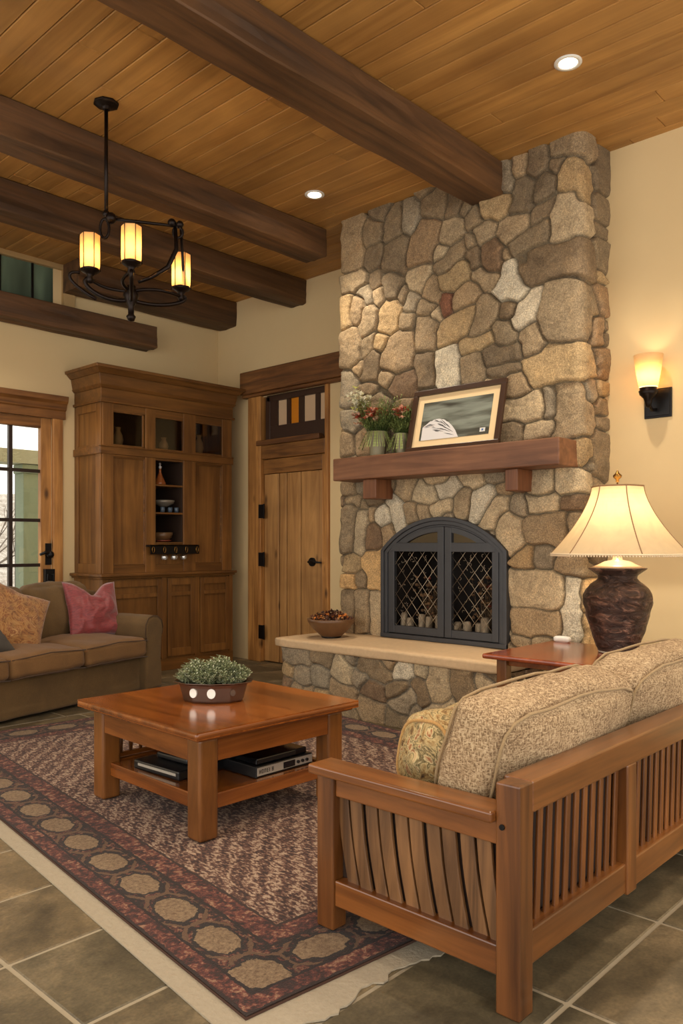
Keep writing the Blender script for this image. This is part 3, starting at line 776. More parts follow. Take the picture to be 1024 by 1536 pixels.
for side in (0, 1):
    d_ = bpy.data.objects.new('screen_door', None); COL.objects.link(d_); d_.parent = fs; do = o
    ya, yb = (ymid+.004, IL-fi) if side == 0 else (IR+fi, ymid-.004)    # ya<yb
    inner = ya if side == 0 else yb; outer = yb if side == 0 else ya
    sg = 1 if side == 0 else -1
    x0, x1 = XF+.015, XF+.05
    zb = IB+.04; zr0, zr1 = 1.235, 1.305
    # inner stile up to the arch
    ys_ = sorted((inner, inner+sg*.06))
    n = 6; pl = [(ys_[0], zb), (ys_[1], zb)] + [(ys_[1]+(ys_[0]-ys_[1])*i/n, ztop(ys_[1]+(ys_[0]-ys_[1])*i/n, fi)) for i in range(n+1)]
    MB().prism(pl, 'x', x0-.004, x1).build('stile', M['iron_grey'], d_, bevel=.003, off=do)
    ys_ = sorted((outer, outer-sg*.055)); pl = [(ys_[0], zb), (ys_[1], zb)] + [(ys_[1]+(ys_[0]-ys_[1])*i/n, ztop(ys_[1]+(ys_[0]-ys_[1])*i/n, fi)) for i in range(n+1)]
    MB().prism(pl, 'x', x0, x1).build('stile', M['iron_grey'], d_, bevel=.003, off=do)
    MB().box(x0+.002, x1-.002, min(ya,yb)+.03, max(ya,yb)-.03, zb, zb+.06).build('bottom_rail', M['iron_grey'], d_, bevel=.003, off=do)
    MB().box(x0-.002, x1-.002, ya+.03, yb-.03, zr0, zr1).build('middle_rail', M['iron_grey'], d_, bevel=.003, off=do)
    yy = np.linspace(ya, yb, 16)
    MB().band([(y_, ztop(y_, fi)) for y_ in yy], [(y_, max(zr1-.01, ztop(y_, fi+.04))) for y_ in yy], 'x', x0, x1).build('arched_rail', M['iron_grey'], d_, bevel=.002, off=do)
    pl = [(yb, zr1), (ya, zr1)] + [(y_, max(zr1+.002, ztop(y_, fi+.02))) for y_ in yy]
    MB().prism(pl, 'x', XF+.03, XF+.034).build('glass_pane', M['fireglass'], d_, off=do)
    # wire lattice
    py0, py1 = ya+.055, yb-.055
    if side == 0: py0, py1 = ya+.06, yb-.055
    pz0, pz1 = zb+.06, zr0
    mb = MB(); stp = .104; slope = 1.2
    k = -12
    while k < 20:
        for sgn in (1, -1):
            p = (py0 + k*stp, pz0 if sgn > 0 else pz0); dd = (1, slope*sgn)
            if sgn < 0: p = (py0+k*stp, pz1 - ((pz1-pz0) % (stp*slope)))
            c_ = clip_line(p, dd, py0, py1, pz0, pz1)
            if c_:
                q0 = (p[0]+c_[0], p[1]+c_[0]*dd[1]); q1 = (p[0]+c_[1], p[1]+c_[1]*dd[1])
                xx = XF+.03 + .002*sgn
                mb.tube([(xx, q0[0], q0[1]), (xx, q1[0], q1[1])], .0018, 5)
        k += 1
    rr = random.Random(side)
    for _ in range(34):   # little wire curls on the crossings
        cy_, cz_ = rr.uniform(py0+.02, py1-.02), rr.uniform(pz0+.02, pz1-.02); ph = rr.uniform(0, 6)
        mb.tube([(XF+.026, cy_+.014*math.cos(ph+t_*.6)*(1-t_*.08), cz_+.014*math.sin(ph+t_*.6)*(1-t_*.08)) for t_ in range(6)], .0013, 4)
    mb.build('wire_mesh', M['wire'], d_, off=do)
# logs and dried flowers inside
logm = NT('pale_log'); v = logm.coord((1,1,.4)); f = logm.noise(v, 30, 5); logm.color(logm.ramp(f, [(.3, srgb(86,72,56)), (.7, srgb(172,156,130))])); logm.bump(f, .5, .006); logm.set(Roughness=.9)
rr = random.Random(4)
for i in range(11):
    y_ = 3.16 + i*.088 + rr.uniform(-.01, .01); h = rr.uniform(.15, .22); r_ = rr.uniform(.030, .042); xx = 5.07 + rr.uniform(-.02, .03)
    lab = 'short pale upright log in the row behind the screen, ' + ['rightmost','second from the right','third from the right','fourth from the right','fifth from the right','in the middle of the row','fifth from the left','fourth from the left','third from the left','second from the left','leftmost'][i]
    n = 12; mb = MB()
    mb.lathe([(r_*.85, 0), (r_, .01), (r_*rr.uniform(.9,1.05), h*.5), (r_*.92, h*.93), (r_*.6, h)], seg=n, sx=1, sy=rr.uniform(.8,1.1))
    for v_ in mb.bm.verts: v_.co += Vector(mnoise.noise_vector(v_.co*25+Vector((i*3,0,0))))*.006
    ob = mb.build('firewood_piece', logm.m); ob.location = (xx, y_, .541); tag(ob, lab, 'firewood', 'pale wood pieces standing behind the fireplace screen')
twig = plain('dried_twig', srgb(96,76,54), .9, nz=.3); dry = plain('dried_flower_head', srgb(122,92,62), .9, nz=.4, nscale=80); red = plain('dried_red_flower', srgb(120,44,28), .9, nz=.3)
for cy_, lab in ((3.35, 'bundle of dried branches and seed heads behind the right mesh door'), (3.86, 'bundle of dried branches and seed heads behind the left mesh door')):
    t_ = thing('dried_arrangement', lab, 'dried flowers', (5.24, cy_, .541), group='dried branches in the firebox')
    mb = MB(); mh = MB(); mr = MB()
    for i in range(60):
        a = rr.uniform(0, 2*PI); sp = rr.uniform(.02, .2); h = rr.uniform(.15, .50)
        p0 = Vector((rr.uniform(-.03,.03), rr.uniform(-.06,.06), 0)); p2 = Vector((math.cos(a)*sp*.45, math.sin(a)*sp, h)); p1 = p0.lerp(p2, .55)+Vector((0, rr.uniform(-.03,.03), .03))
        mb.tube([p0, p1, p2], [.003,.0022,.0012], 4)
        (mr if (i % 7 == 0) else mh).sphere(p2, rr.uniform(.008,.018), 6, (1,1,.8))
        for _ in range(3):
            q = p1.lerp(p2, rr.random()); mh.leaf(q, (rr.uniform(-1,1), rr.uniform(-1,1), rr.uniform(0,1)), .03, .012)
    mb.build('stems', twig, t_); mh.build('seed_heads', dry, t_)['kind'] = 'stuff'; mr.build('red_blossoms', red, t_)['kind'] = 'stuff'
# ------------------------------------------------------------ framed picture on the mantel
pbl = atX(608, 672, 4.80); pbr = atX(747, 660, 4.80); PWd = pbl.y-pbr.y; PH = .50
lean = math.radians(14)
pic = thing('framed_picture', 'dark framed picture with a cream mat leaning on the chimney above the mantel', 'picture', (4.79, (pbl.y+pbr.y)/2, mz1+.001))
Rm = Matrix.Rotation(lean, 4, 'Y')
# local: y across (positive = left in view), z up, x depth; leaning back towards +x
def leaned(mb, name, mat, parent, bevel=0):
    ob = mb.build(name, mat, parent, bevel=bevel); ob.rotation_euler = (0, lean, 0); return ob
fwm = plain('dark_walnut_frame', srgb(64,42,28), .35, nz=.15, nscale=20); W2 = PWd/2; fw = .04
mb = MB()
mb.box(0,.03,-W2,W2,0,fw).box(0,.03,-W2,W2,PH-fw,PH).box(0,.03,-W2,-W2+fw,fw,PH-fw).box(0,.03,W2-fw,W2,fw,PH-fw)
leaned(mb, 'frame', fwm, pic, .004)
leaned(MB().box(.022,.03,-W2+fw,W2-fw,fw,PH-fw), 'mat', plain('cream_mat', srgb(236,206,156), .7), pic)
iw0, iw1, iz0, iz1 = -W2+fw+.062, W2-fw-.062, fw+.055, PH-fw-.06
t = NT('grey_landscape'); v = t.coord((1,.35,3)); f = t.noise(v, 7, 6, .6); g_ = t.noise(t.coord((1,.3,2.2)), 5, 3)
c = t.ramp(f, [(.3, srgb(60,58,50)), (.5, srgb(96,100,90)), (.7, srgb(140,146,132))]); c = t.mix(.6, c, t.ramp(g_, [(.42, srgb(70,66,56)), (.56, srgb(150,156,142))])); t.color(c); t.set(Roughness=.25)
leaned(MB().box(.0195,.022, iw0, iw1, iz0, iz1), 'print', t.m, pic)
t = NT('white_rock'); v = t.coord((1,1,1)); wv = t.n('TexWave', Scale=13.0, Distortion=3.5, Detail=1.0); t.l(v, wv.inputs['Vector']); t.color(t.ramp(wv.outputs['Fac'], [(.08, srgb(70,66,64)), (.26, srgb(226,222,218))])); t.set(Roughness=.4)
def hill(k): return iz0+.012+.15*math.sin(PI*min(1, (k*12+2.6)/15))**.75
pl = [(iw1-.02, iz0)] + [(iw1-.02-.32*k/24, hill(k/24)+.007*mnoise.noise(Vector((k*.9, 3, 0)))) for k in range(25)] + [(iw1-.36, iz0)]
leaned(MB().prism(pl, 'x', .017, .0195), 'white_form', plain('white_paint', srgb(222,218,214), .4), pic)
mb = MB(); r9 = random.Random(6)
for q in range(26):
    k0 = r9.uniform(.02, .8); ln = r9.uniform(.12, .30); sc_ = r9.uniform(.25, .97)
    pts = [(.0168, iw1-.02-.32*(k0+ln*t_/6), iz0+.004+(hill(min(1, k0+ln*t_/6))-iz0)*sc_*(1-.05*t_*.5)) for t_ in range(7)]
    if all(p_[2] > iz0+.002 for p_ in pts): mb.tube(pts, [.0004,.0014,.0022,.0024,.002,.0012,.0004], 5)
leaned(mb, 'dark_strokes', plain('dark_paint', srgb(44,42,42), .5), pic)
leaned(MB().box(.0165,.018, iw0+.03, iw0+.075, iz0+.02, iz0+.05), 'white_tag', M['white'], pic)
leaned(MB().box(.0155,.0165, iw0+.045, iw0+.06, iz0+.028, iz0+.042), 'tag_mark', plain('tag_mark', srgb(70,110,170), .5), pic)
# ------------------------------------------------------------ flower vases
def vase_of_flowers(name, label, loc, rb, rt, h, col, spread, fh, heads, seed, group):
    t_ = thing(name, label, 'vase', loc, group=group); r2 = random.Random(seed)
    mb = MB(); seg = 40; prof = [(rb*.9,0),(rb,.01),(rb*1.02,h*.3),(rt*.98,h*.8),(rt,h),(rt-.006,h),(rb*.85,.02),(0,.015)]
    mb.lathe(prof, seg=seg)
    for i, v_ in enumerate(mb.bm.verts):
        k = i % seg
        if (k % 2) == 0: v_.co.x *= .955; v_.co.y *= .955
    mb.build('vase_body', col, t_)
    stem = plain('green_stem', srgb(70,92,36), .7) if 'green_stem' not in bpy.data.materials else bpy.data.materials['green_stem']
    lf = bpy.data.materials.get('flower_foliage') or plain('flower_foliage', srgb(134,146,78), .7, nz=.45, nscale=60)
    mb = MB(); ml = MB()
    tips = []
    for i in range(150):
        a = r2.uniform(0, 2*PI); e = r2.uniform(.1, 1)**.6; hh = h + fh*r2.uniform(.25, .95)
        tip = Vector((math.cos(a)*spread*e*.55, math.sin(a)*spread*e, hh)); p0 = Vector((math.cos(a)*rt*.5*e, math.sin(a)*rt*.6*e, h*.7)); mid = p0.lerp(tip, .5)+Vector((0,0,.02))
        mb.tube([p0, mid, tip], .0013, 3)
        for _ in range(15):
            q = mid.lerp(tip, r2.uniform(-.4, 1)); ml.leaf(q, (r2.uniform(-1,1), r2.uniform(-1,1), r2.uniform(-.4,1)), r2.uniform(.018,.035), .007)
        tips.append(tip)
    for _ in range(60):  # trailing fronds over the rim
        a = r2.uniform(0, 2*PI); p = Vector((math.cos(a)*rt, math.sin(a)*rt, h)); 
        for s_ in range(6): ml.leaf(p+Vector((math.cos(a)*.01*s_, math.sin(a)*.012*s_, -.022*s_)), (math.cos(a)*.4, math.sin(a)*.4, -1), .03, .007)
    st = mb.build('stems', stem, t_); st['kind'] = 'stuff'; fo = ml.build('foliage', lf, t_); fo['kind'] = 'stuff'
    for (y_, z_, R_, mat, n_) in heads:
        for i in range(n_):
            c = Vector((r2.uniform(-1,.4)*spread*.5, y_ + r2.gauss(0, R_*.45), z_ + r2.gauss(0, R_*.4)))
            mf = MB()
            for k in range(7):
                a = k*2*PI/7 + r2.random(); mf.leaf(c, (math.cos(a), math.sin(a), r2.uniform(-.2,.8)), r2.uniform(.028,.042), .020)
            mf.sphere(c, .005, 6)
            mf.build('blossom', mat, t_)
    return t_
fw_ = plain('white_petal', srgb(240,236,210), .6); fr_ = plain('red_petal', srgb(196,76,52), .6, nz=.2); fp_ = plain('pale_pink_petal', srgb(238,190,160), .6); fy_ = plain('yellow_green_petal', srgb(206,206,120), .6)
vz = plain('grey_green_ribbed_vase', srgb(140,132,104), .5, nz=.2, nscale=15)
p1 = atX(566, 680, 4.85); p2 = atX(598, 680, 4.86)
vase_of_flowers('flower_vase', 'ribbed grey-green vase of white and red flowers at the left end of the mantel', (4.85, p1.y, mz1), .062, .088, .20, vz, .25, .30,
    [(.15,.47,.09,fw_,60),(.17,.41,.08,fy_,22),(.16,.33,.05,fr_,10),(.17,.32,.06,fp_,10),(-.02,.35,.06,fr_,28),(.0,.34,.08,fp_,24)], 1, 'flower vases on the mantel')
vase_of_flowers('flower_vase', 'smaller vase of red and pink flowers beside the picture frame on the mantel', (4.88, p2.y-.01, mz1), .040, .055, .17, vz, .13, .22,
    [(.0,.34,.06,fr_,18),(.0,.33,.07,fp_,16)], 2, 'flower vases on the mantel')
# ------------------------------------------------------------ bowl on the hearth
bl = thing('wooden_bowl', 'brown footed bowl on the left end of the stone hearth, heaped with potpourri', 'bowl', (4.63, 4.43, .541))
bm_ = plain('brown_glazed_bowl', srgb(104,72,44), .35, nz=.35, nscale=18)
MB().lathe([(.06,0),(.075,.01),(.10,.03),(.15,.075),(.185,.125),(.195,.155),(.188,.156),(.17,.12),(.10,.06),(0,.05)], seg=40).build('bowl_body', bm_, bl)
MB().lathe([(.058,-.0),(.078,.003),(.08,.014),(.06,.02)], seg=30).build('foot', M['black'], bl)
cols = [plain('potpourri_%s' % n, c, .8) for n, c in (('brown', srgb(92,50,26)), ('orange', srgb(206,120,44)), ('dark', srgb(54,30,20)), ('tan', srgb(170,124,78)))]
ps = MB(); r2 = random.Random(8)
ps = [MB() for _ in cols]
for i in range(330):
    a = r2.uniform(0, 2*PI); q = r2.uniform(0,1)**.5*.175; z_ = .135+.075*(1-(q/.175)**2)*r2.uniform(.4,1.1)
    m_ = ps[r2.choice([0,0,0,1,2,2,3])]
    p = Vector((math.cos(a)*q, math.sin(a)*q, z_))
    if r2.random() < .5: m_.sphere(p, r2.uniform(.006,.014), 6, (1,r2.uniform(.6,1),r2.uniform(.5,1)))
    else:
        for k in range(3): m_.leaf(p, (r2.uniform(-1,1), r2.uniform(-1,1), r2.uniform(-.1,1)), r2.uniform(.02,.04), .018)
pp = thing('potpourri', 'heap of brown and orange potpourri filling the bowl on the hearth', 'potpourri', (4.63, 4.43, .60)); 
for m_, c in zip(ps, cols):
    ob = m_.build('dried_pieces', c, pp, off=(0,0,.06)); ob['kind'] = 'stuff'
# ------------------------------------------------------------ cabinet
ux0, ux1 = atY(152.5, 700, 6.9).x, atY(346, 700, 6.9).x; uy = 6.90
cb = thing('tall_cabinet', 'tall brown wooden cabinet with heavy crown and glass upper doors in the corner', 'cabinet', ((ux0+ux1)/2, 7.1, 0)); o = cb.location
Wb = WY-.003
bx0, bx1 = ux0-.02, ux1-.01
# base carcass, counter
MB().box(bx0, bx1, 6.87, Wb, .0, .955).build('base_carcass', M['cab_z'], cb, bevel=.004, off=o)
MB().box(bx0-.02, bx1+.005, 6.855, 6.875, .0, .12).build('plinth', M['cab_x'], cb, bevel=.004, off=o)
MB().box(bx0-.05, bx1+.02, 6.80, Wb, .975, 1.005).box(bx0-.03, bx1+.01, 6.825, Wb, .955, .975).build('counter_top', M['cab_x'], cb, bevel=.008, off=o)
X = lambda px, Y=6.87: atY(px, 900, Y).x
mb = MB()
for l, r in ((bx0, bx0+.06), (X(241), X(249)), (X(290.5), X(298)), (bx1-.05, bx1)): MB().box(l, r, 6.855, 6.872, .12, .955).build('base_stile', M['cab_z'], cb, bevel=.002, off=o)
for l, r in ((bx0+.06, X(241)), (X(249), X(290.5)), (X(298), bx1-.05)):
    d_ = MB().box(l+.004, r-.004, 6.866, 6.876, .13, .945).build('door', M['cab_z'], cb, off=o)
    mb = MB(); f_ = .055
    mb.box(l+.006, l+f_, 6.846, 6.86, .14, .94).box(r-f_, r-.006, 6.846, 6.86, .14, .94).box(l+f_, r-f_, 6.846, 6.86, .14, .22).box(l+f_, r-f_, 6.846, 6.86, .87, .94).box(l+f_, r-f_, 6.846, 6.86, .76, .80)
    mb.build('door_frame', M['cab_z'], d_, bevel=.003)
    d_.children[0].data.transform(Matrix.Translation(-Vector(o)))
# upper body, hollow: sides, back, dividers
uz0, uz1 = 1.005, 2.66
cx = [ux0, X(169,uy), X(217,uy), X(232,uy), X(274,uy), X(292,uy), X(332,uy), ux1]
gx = [X(170,uy), X(213,uy), X(232,uy), X(275,uy), X(293,uy), X(332,uy)]
for a in (ux0, ux1-.02): MB().box(a, a+.02, uy, Wb, uz0, uz1).build('side_panel', M['cab_z'], cb, off=o)
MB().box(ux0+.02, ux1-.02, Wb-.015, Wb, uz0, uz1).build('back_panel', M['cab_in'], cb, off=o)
# side face detailing (left, seen)
mb = MB(); 
for a, b, c, d in ((uy, uy+.09, uz0, uz1), (Wb-.07, Wb, uz0, uz1)): mb.box(ux0-.014, ux0, a, b, c, d)
for c, d in ((uz0, 1.10), (2.16, 2.26), (2.58, uz1)): mb.box(ux0-.014, ux0, uy+.09, Wb-.07, c, d)
mb.build('side_frame', M['cab_z'], cb, bevel=.003, off=o)
zp0, zp1, zw0, zw1 = 1.085, 2.145, 2.255, 2.59
mb = MB()
for a, b in ((0,1),(2,3),(4,5),(6,7)): MB().box(cx[a], cx[b], uy-.016, uy+.022, uz0, uz1).build('stile', M['cab_z'], cb, bevel=.003, off=o)
for a, b in ((uz0, zp0), (zp1, zw0), (zw1, uz1)): MB().box(ux0+.001, ux1-.001, uy-.010, uy+.022, a, b).build('rail', M['cab_x'], cb, bevel=.003, off=o)
mb = MB().box(ux0-.03, ux1+.012, uy-.03, uy+.0, 2.165, 2.235).box(ux0-.03, ux0, uy, Wb, 2.165, 2.235).box(ux0-.036, ux1+.015, uy-.036, uy, 2.235, 2.247)
mb.build('waist_moulding', M['cab_x'], cb, bevel=.004, off=o)
for l, r in ((cx[1], cx[2]), (cx[5], cx[6])):
    MB().box(l, r, uy+.016, uy+.028, zp0-.01, zp1+.01).build('door_panel', M['cab_z'], cb, off=o)
for l, r, a, b in ((cx[1], cx[2], zp0, zp1), (cx[5], cx[6], zp0, zp1)):
    mb = MB(); e = .012
    for q in ((l, l+e, a, b), (r-e, r, a, b), (l+e, r-e, a, a+e), (l+e, r-e, b-e, b)): mb.box(q[0], q[1], uy-.004, uy+.018, q[2], q[3])
    mb.build('panel_bead', M['cab_x'], cb, bevel=.004, off=o)
MB().box(X(216,uy)-.006, X(216,uy)+.006, uy-.01, uy, 1.60, 1.615).build('keyhole', M['brass'], cb, off=o)
# open centre: cheeks + shelves
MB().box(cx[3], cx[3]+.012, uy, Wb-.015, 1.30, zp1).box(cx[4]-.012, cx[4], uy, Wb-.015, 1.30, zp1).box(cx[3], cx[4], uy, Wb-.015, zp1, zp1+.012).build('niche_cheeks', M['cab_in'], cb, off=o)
SH = (1.295, 1.60, 1.885)
for z_ in SH: MB().box(cx[3], cx[4], uy-.004, Wb-.015, z_, z_+.018).build('shelf', M['cab_x'], cb, bevel=.002, off=o)
MB().box(cx[3], cx[4], uy+.004, uy+.016, zp0, 1.295).build('niche_apron', M['cab_z'], cb, off=o)
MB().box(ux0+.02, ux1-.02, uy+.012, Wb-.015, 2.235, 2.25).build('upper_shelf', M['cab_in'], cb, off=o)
for l, r in ((gx[0], gx[1]), (gx[2], gx[3]), (gx[4], gx[5])):
    mb = MB(); e = .022
    mb.box(l-e, l, uy-.004, uy+.01, zw0, zw1).box(r, r+e, uy-.004, uy+.01, zw0, zw1).box(l-e, r+e, uy-.004, uy+.01, zw0-.01, zw0+.012).box(l-e, r+e, uy-.004, uy+.01, zw1-.012, zw1+.01)
    g_ = mb.build('glass_door', M['cab_z'], cb, bevel=.002, off=o)
    MB().box(l, r, uy+.002, uy+.006, zw0+.012, zw1-.012).build('pane', M['glass_dim'], g_, off=o)
# crown: stepped mouldings wrapping three sides
def crown(z0, z1, e0, e1, mb, n=1):
    for i in range(n):
        t0, t1 = i/n, (i+1)/n
        a = e0+(e1-e0)*t0; b = e0+(e1-e0)*t1; za, zb_ = z0+(z1-z0)*t0, z0+(z1-z0)*t1
        lo = [(ux0-a, uy-a, za), (min(5.815, ux1+a), uy-a, za), (min(5.815, ux1+a), Wb, za), (ux0-a, Wb, za)]
        hi = [(ux0-b, uy-b, zb_), (min(5.815, ux1+b), uy-b, zb_), (min(5.815, ux1+b), Wb, zb_), (ux0-b, Wb, zb_)]
        L_ = [mb.bm.verts.new(p) for p in lo]; H_ = [mb.bm.verts.new(p) for p in hi]
        for k in range(4): mb.face([L_[k], L_[(k+1)%4], H_[(k+1)%4], H_[k]])
        mb.face(L_[::-1]); mb.face(H_)
mb = MB(); crown(2.66, 2.685, .03, .035, mb); crown(2.685, 2.80, .016, .016, mb); crown(2.80, 2.83, .02, .045, mb); crown(2.83, 2.93, .035, .055, mb, 1); crown(2.93, 2.975, .06, .105, mb); crown(2.975, 3.005, .115, .12, mb)
mb.build('crown', M['cab_x'], cb, bevel=.004, off=o)
# hanging rack with stemware
rx0, rx1 = atY(224, 825, 6.82).x, atY(297, 825, 6.82).x
rk = thing('stemware_rack', 'small dark rack holding upside down glasses under the cabinet shelves', 'rack', ((rx0+rx1)/2, 6.86, 1.285)); ro = rk.location
mb = MB().box(rx0, rx1, 6.80, 6.885, 1.275, 1.285).box(rx0, rx1, 6.80, 6.806, 1.19, 1.285)
for i in range(6): xx = rx0 + (rx1-rx0)*i/5; mb.tube([(xx, 6.80, 1.27), (xx, 6.88, 1.27)], .004, 6)
mb.build('rack_frame', M['black'], rk, off=ro)
mb = MB()
for i in range(5):
    xx = rx0+.03+(rx1-rx0-.06)*i/4
    mb.tube([(xx+.014*math.cos(a_), 6.795, 1.235+.03*math.sin(a_)) for a_ in np.linspace(0, 2*PI, 13)[:-1]], .003, 5, closed=True)
mb.build('ring', M['brass'], rk, off=ro)
def glass_thing(name, label, prof, loc, mat, cat, group=None, seg=20, parts=None):
    mb = MB().lathe(prof, seg=seg, cap=False); ob = mb.build(name, mat); ob.location = loc; return tag(ob, label, cat, group)
for i, q in enumerate(('left', 'middle', 'right')):
    xx = rx0 + (rx1-rx0)*(.32+.2*i)
    glass_thing('wine_glass', 'upside down stemmed glass hanging under the rack, the %s one of three' % q, [(.03,0),(.004,-.004),(.004,-.06),(.03,-.075),(.036,-.10),(.03,-.13)], (xx, 6.84, 1.262), M['glassware'], 'glass', 'hanging glasses under the rack')
# niche and display contents
amb = glass('amber_liquor', (.75,.38,.15), .02, .2)
def ncx(k): return cx[3]+(cx[4]-cx[3])*k
dc = thing('decanter', 'amber glass decanter with a clear stopper on the top open shelf', 'decanter', (ncx(.38), 7.0, SH[2]+.018))
MB().lathe([(0,.002),(.06,.002),(.062,.02),(.03,.09),(.014,.13),(.014,.16),(.02,.165)], seg=20, cap=False).build('bottle_body', plain('amber_decanter', srgb(150,84,40), .08, Coat_Weight=.5), dc)
MB().lathe([(0,.16),(.01,.165),(.02,.19),(.006,.205),(.015,.22),(0,.235)], seg=12, cap=False).build('stopper', plain('bright_stopper', srgb(205,200,195), .1, .3), dc)
gl1 = plain('dim_glass', srgb(120,112,100), .1, .2)
glass_thing('glass_bowl', 'wide pale glass bowl on the middle open shelf', [(0,.06),(.04,.062),(.045,.066),(.11,.10),(.12,.13),(.115,.13),(.1,.105),(0,.075)], (ncx(.55), 7.02, SH[1]+.018), gl1, 'bowl')
for i, k in enumerate((.35, .62, .85)):
    glass_thing('tumbler', 'small blue-grey tumbler on the middle open shelf, %s' % ('leftmost','the middle one','rightmost')[i], [(0,.003),(.022,.003),(.026,.055),(.023,.055),(.02,.008),(0,.008)], (ncx(k), 6.94, SH[1]+.018), plain('bluegrey_glass%d' % i, srgb(70,84,98), .15), 'tumbler', 'tumblers on the middle shelf')
glass_thing('serving_bowl', 'brown bowl on the lowest open shelf', [(0,.003),(.05,.003),(.10,.05),(.115,.10),(.108,.10),(.09,.05),(0,.01)], (ncx(.55), 7.05, SH[0]+.018), plain('brownbowl', srgb(104,76,48), .3), 'bowl')
glass_thing('small_dish', 'shallow red-rimmed dish at the front of the lowest open shelf', [(0,.003),(.06,.004),(.09,.018),(.086,.02),(0,.009)], (ncx(.45), 6.98, SH[0]+.018), plain('reddish', srgb(130,60,40), .2), 'dish')
for i, (l, r, kx, h, lab) in enumerate(((gx[0], gx[1], .35, .20, 'left'), (gx[2], gx[3], .5, .15, 'middle'), (gx[4], gx[5], .35, .22, 'right'))):
    glass_thing('display_vase', 'pale slender vase behind the %s glass door at the top of the cabinet' % lab, [(0,.002),(.03,.002),(.05,h*.35),(.042,h*.6),(.02,h*.85),(.028,h),(.024,h),(.012,h*.8),(0,h*.7)], (l+(r-l)*kx, 7.0, 2.25), plain('pale_vase%d' % i, srgb(176,160,134), .3), 'vase', 'vases behind the cabinet glass')
# ------------------------------------------------------------ brown sofa (local: x from -2.5 to 0, y 0 front to .95)
def fabric(name, c, nz=.12, ns=9, weave=0, bump=.2, rough=.9, sheen=.08):
    t = NT(name); v = t.coord(); f = t.noise(v, ns, 5, .6, .4); f2 = t.noise(v, 160, 2)
    col = t.mix(f, tuple(k*(1-nz*1.6) for k in c), tuple(min(1, k*(1+nz*1.6)) for k in c)); col = t.mix(.5, col, t.ramp(f2, [(.3,(.75,.75,.75)),(.7,(1.25,1.25,1.25))]), 'MULTIPLY')
    t.color(col); t.set(Roughness=rough, Sheen_Weight=sheen); t.bump(t.math('ADD', t.math('MULTIPLY', f2, .3), f), bump, .006); return t.m
suede = fabric('brown_suede', srgb(100,76,42), .26, 5)
suede2 = fabric('brown_suede_seat', srgb(118,84,45), .2, 4)
pip = fabric('dark_brown_piping', srgb(74,52,30), .1)
so = thing('sofa', 'brown suede sofa with rounded arms in front of the glazed door and cabinet', 'sofa', (4.08, 5.96, 0), math.radians(14))
SL = 2.5
MB().softbox((-SL/2, .50, .17), (SL-.06, .84, .30), r=.03, n=24, wrinkle=.006).build('base', suede, so)
def arm(x0, sgn):
    mb = MB(); n = 26
    prof = []
    w = .20
    # profile in xz: front panel shape with rolled top
    base = [(0,.02),(0,.45),(-.01,.53),(-.005,.60),(.03,.655),(.09,.675),(.15,.665),(.20,.63),(.215,.57),(.20,.50),(.20,.02)]
    pts = []
    for (a, b), (c, d) in zip(base, base[1:]+base[:1]):
        for k in range(3): pts.append((a+(c-a)*k/3, b+(d-b)*k/3))
    rings = []
    ys = [0, .012, .03, .08] + [.08+.83*k/12 for k in range(1, 13)]
    for j, y_ in enumerate(ys):
        ins = (.03, .012, .003)[j] if j < 3 else 0
        cxm, czm = .10, .34; ring = []
        for a, b in pts:
            sx_ = a-cxm; sz_ = b-czm; L_ = math.hypot(sx_, sz_); q = Vector((cxm+sx_*(1-ins/L_), y_ , czm+sz_*(1-ins/L_)))
            q.z -= .03*max(0, (y_-.5))*0
            q += Vector(mnoise.noise_vector(q*5))*.005
            ring.append(mb.bm.verts.new((x0+q.x*1, q.y, q.z)))
        rings.append(ring)
    for A, B in zip(rings, rings[1:]):
        for k in range(len(A)): mb.face([A[k], A[(k+1)%len(A)], B[(k+1)%len(A)], B[k]], True)
    mb.face(rings[0]); mb.face(rings[-1])
    a_ = mb.build('arm', suede, so)
    MB().tube([(x0+.10+(a-.10)*.97, .006, .34+(b-.34)*.985) for a, b in base[1:-1]], .005, 6).build('arm_piping', pip, a_)
arm(-.215, 1); arm(-SL, -1)
for i in range(3):
    xc = -.22-.345-i*.695
    c_ = MB().softbox((xc, .42, .405), (.69, .90, .16), r=.045, bulge=(0,0,.045), n=22, wrinkle=.012, seed=i).build('seat_cushion', suede2, so)
    r_ = .0045
    for zz in (.475, .335): MB().tube([(xc-.34, -.022, zz-.008), (xc-.2, -.03, zz), (xc, -.03, zz+(.012 if zz > .4 else 0)), (xc+.2, -.03, zz), (xc+.34, -.022, zz-.008)], r_, 6).build('piping', pip, c_)
    R_ = Matrix.Rotation(math.radians(-12), 3, 'X')
    MB().softbox((xc, .72, .70), (.685, .20, .50), r=.085, bulge=(.0,.06,.025), n=22, wrinkle=.02, M=R_, seed=i+10).build('back_cushion', suede, so)
MB().softbox((-SL/2, .84, .46), (SL-.05, .16, .84), r=.06, n=24, wrinkle=.008).build('back', suede, so)
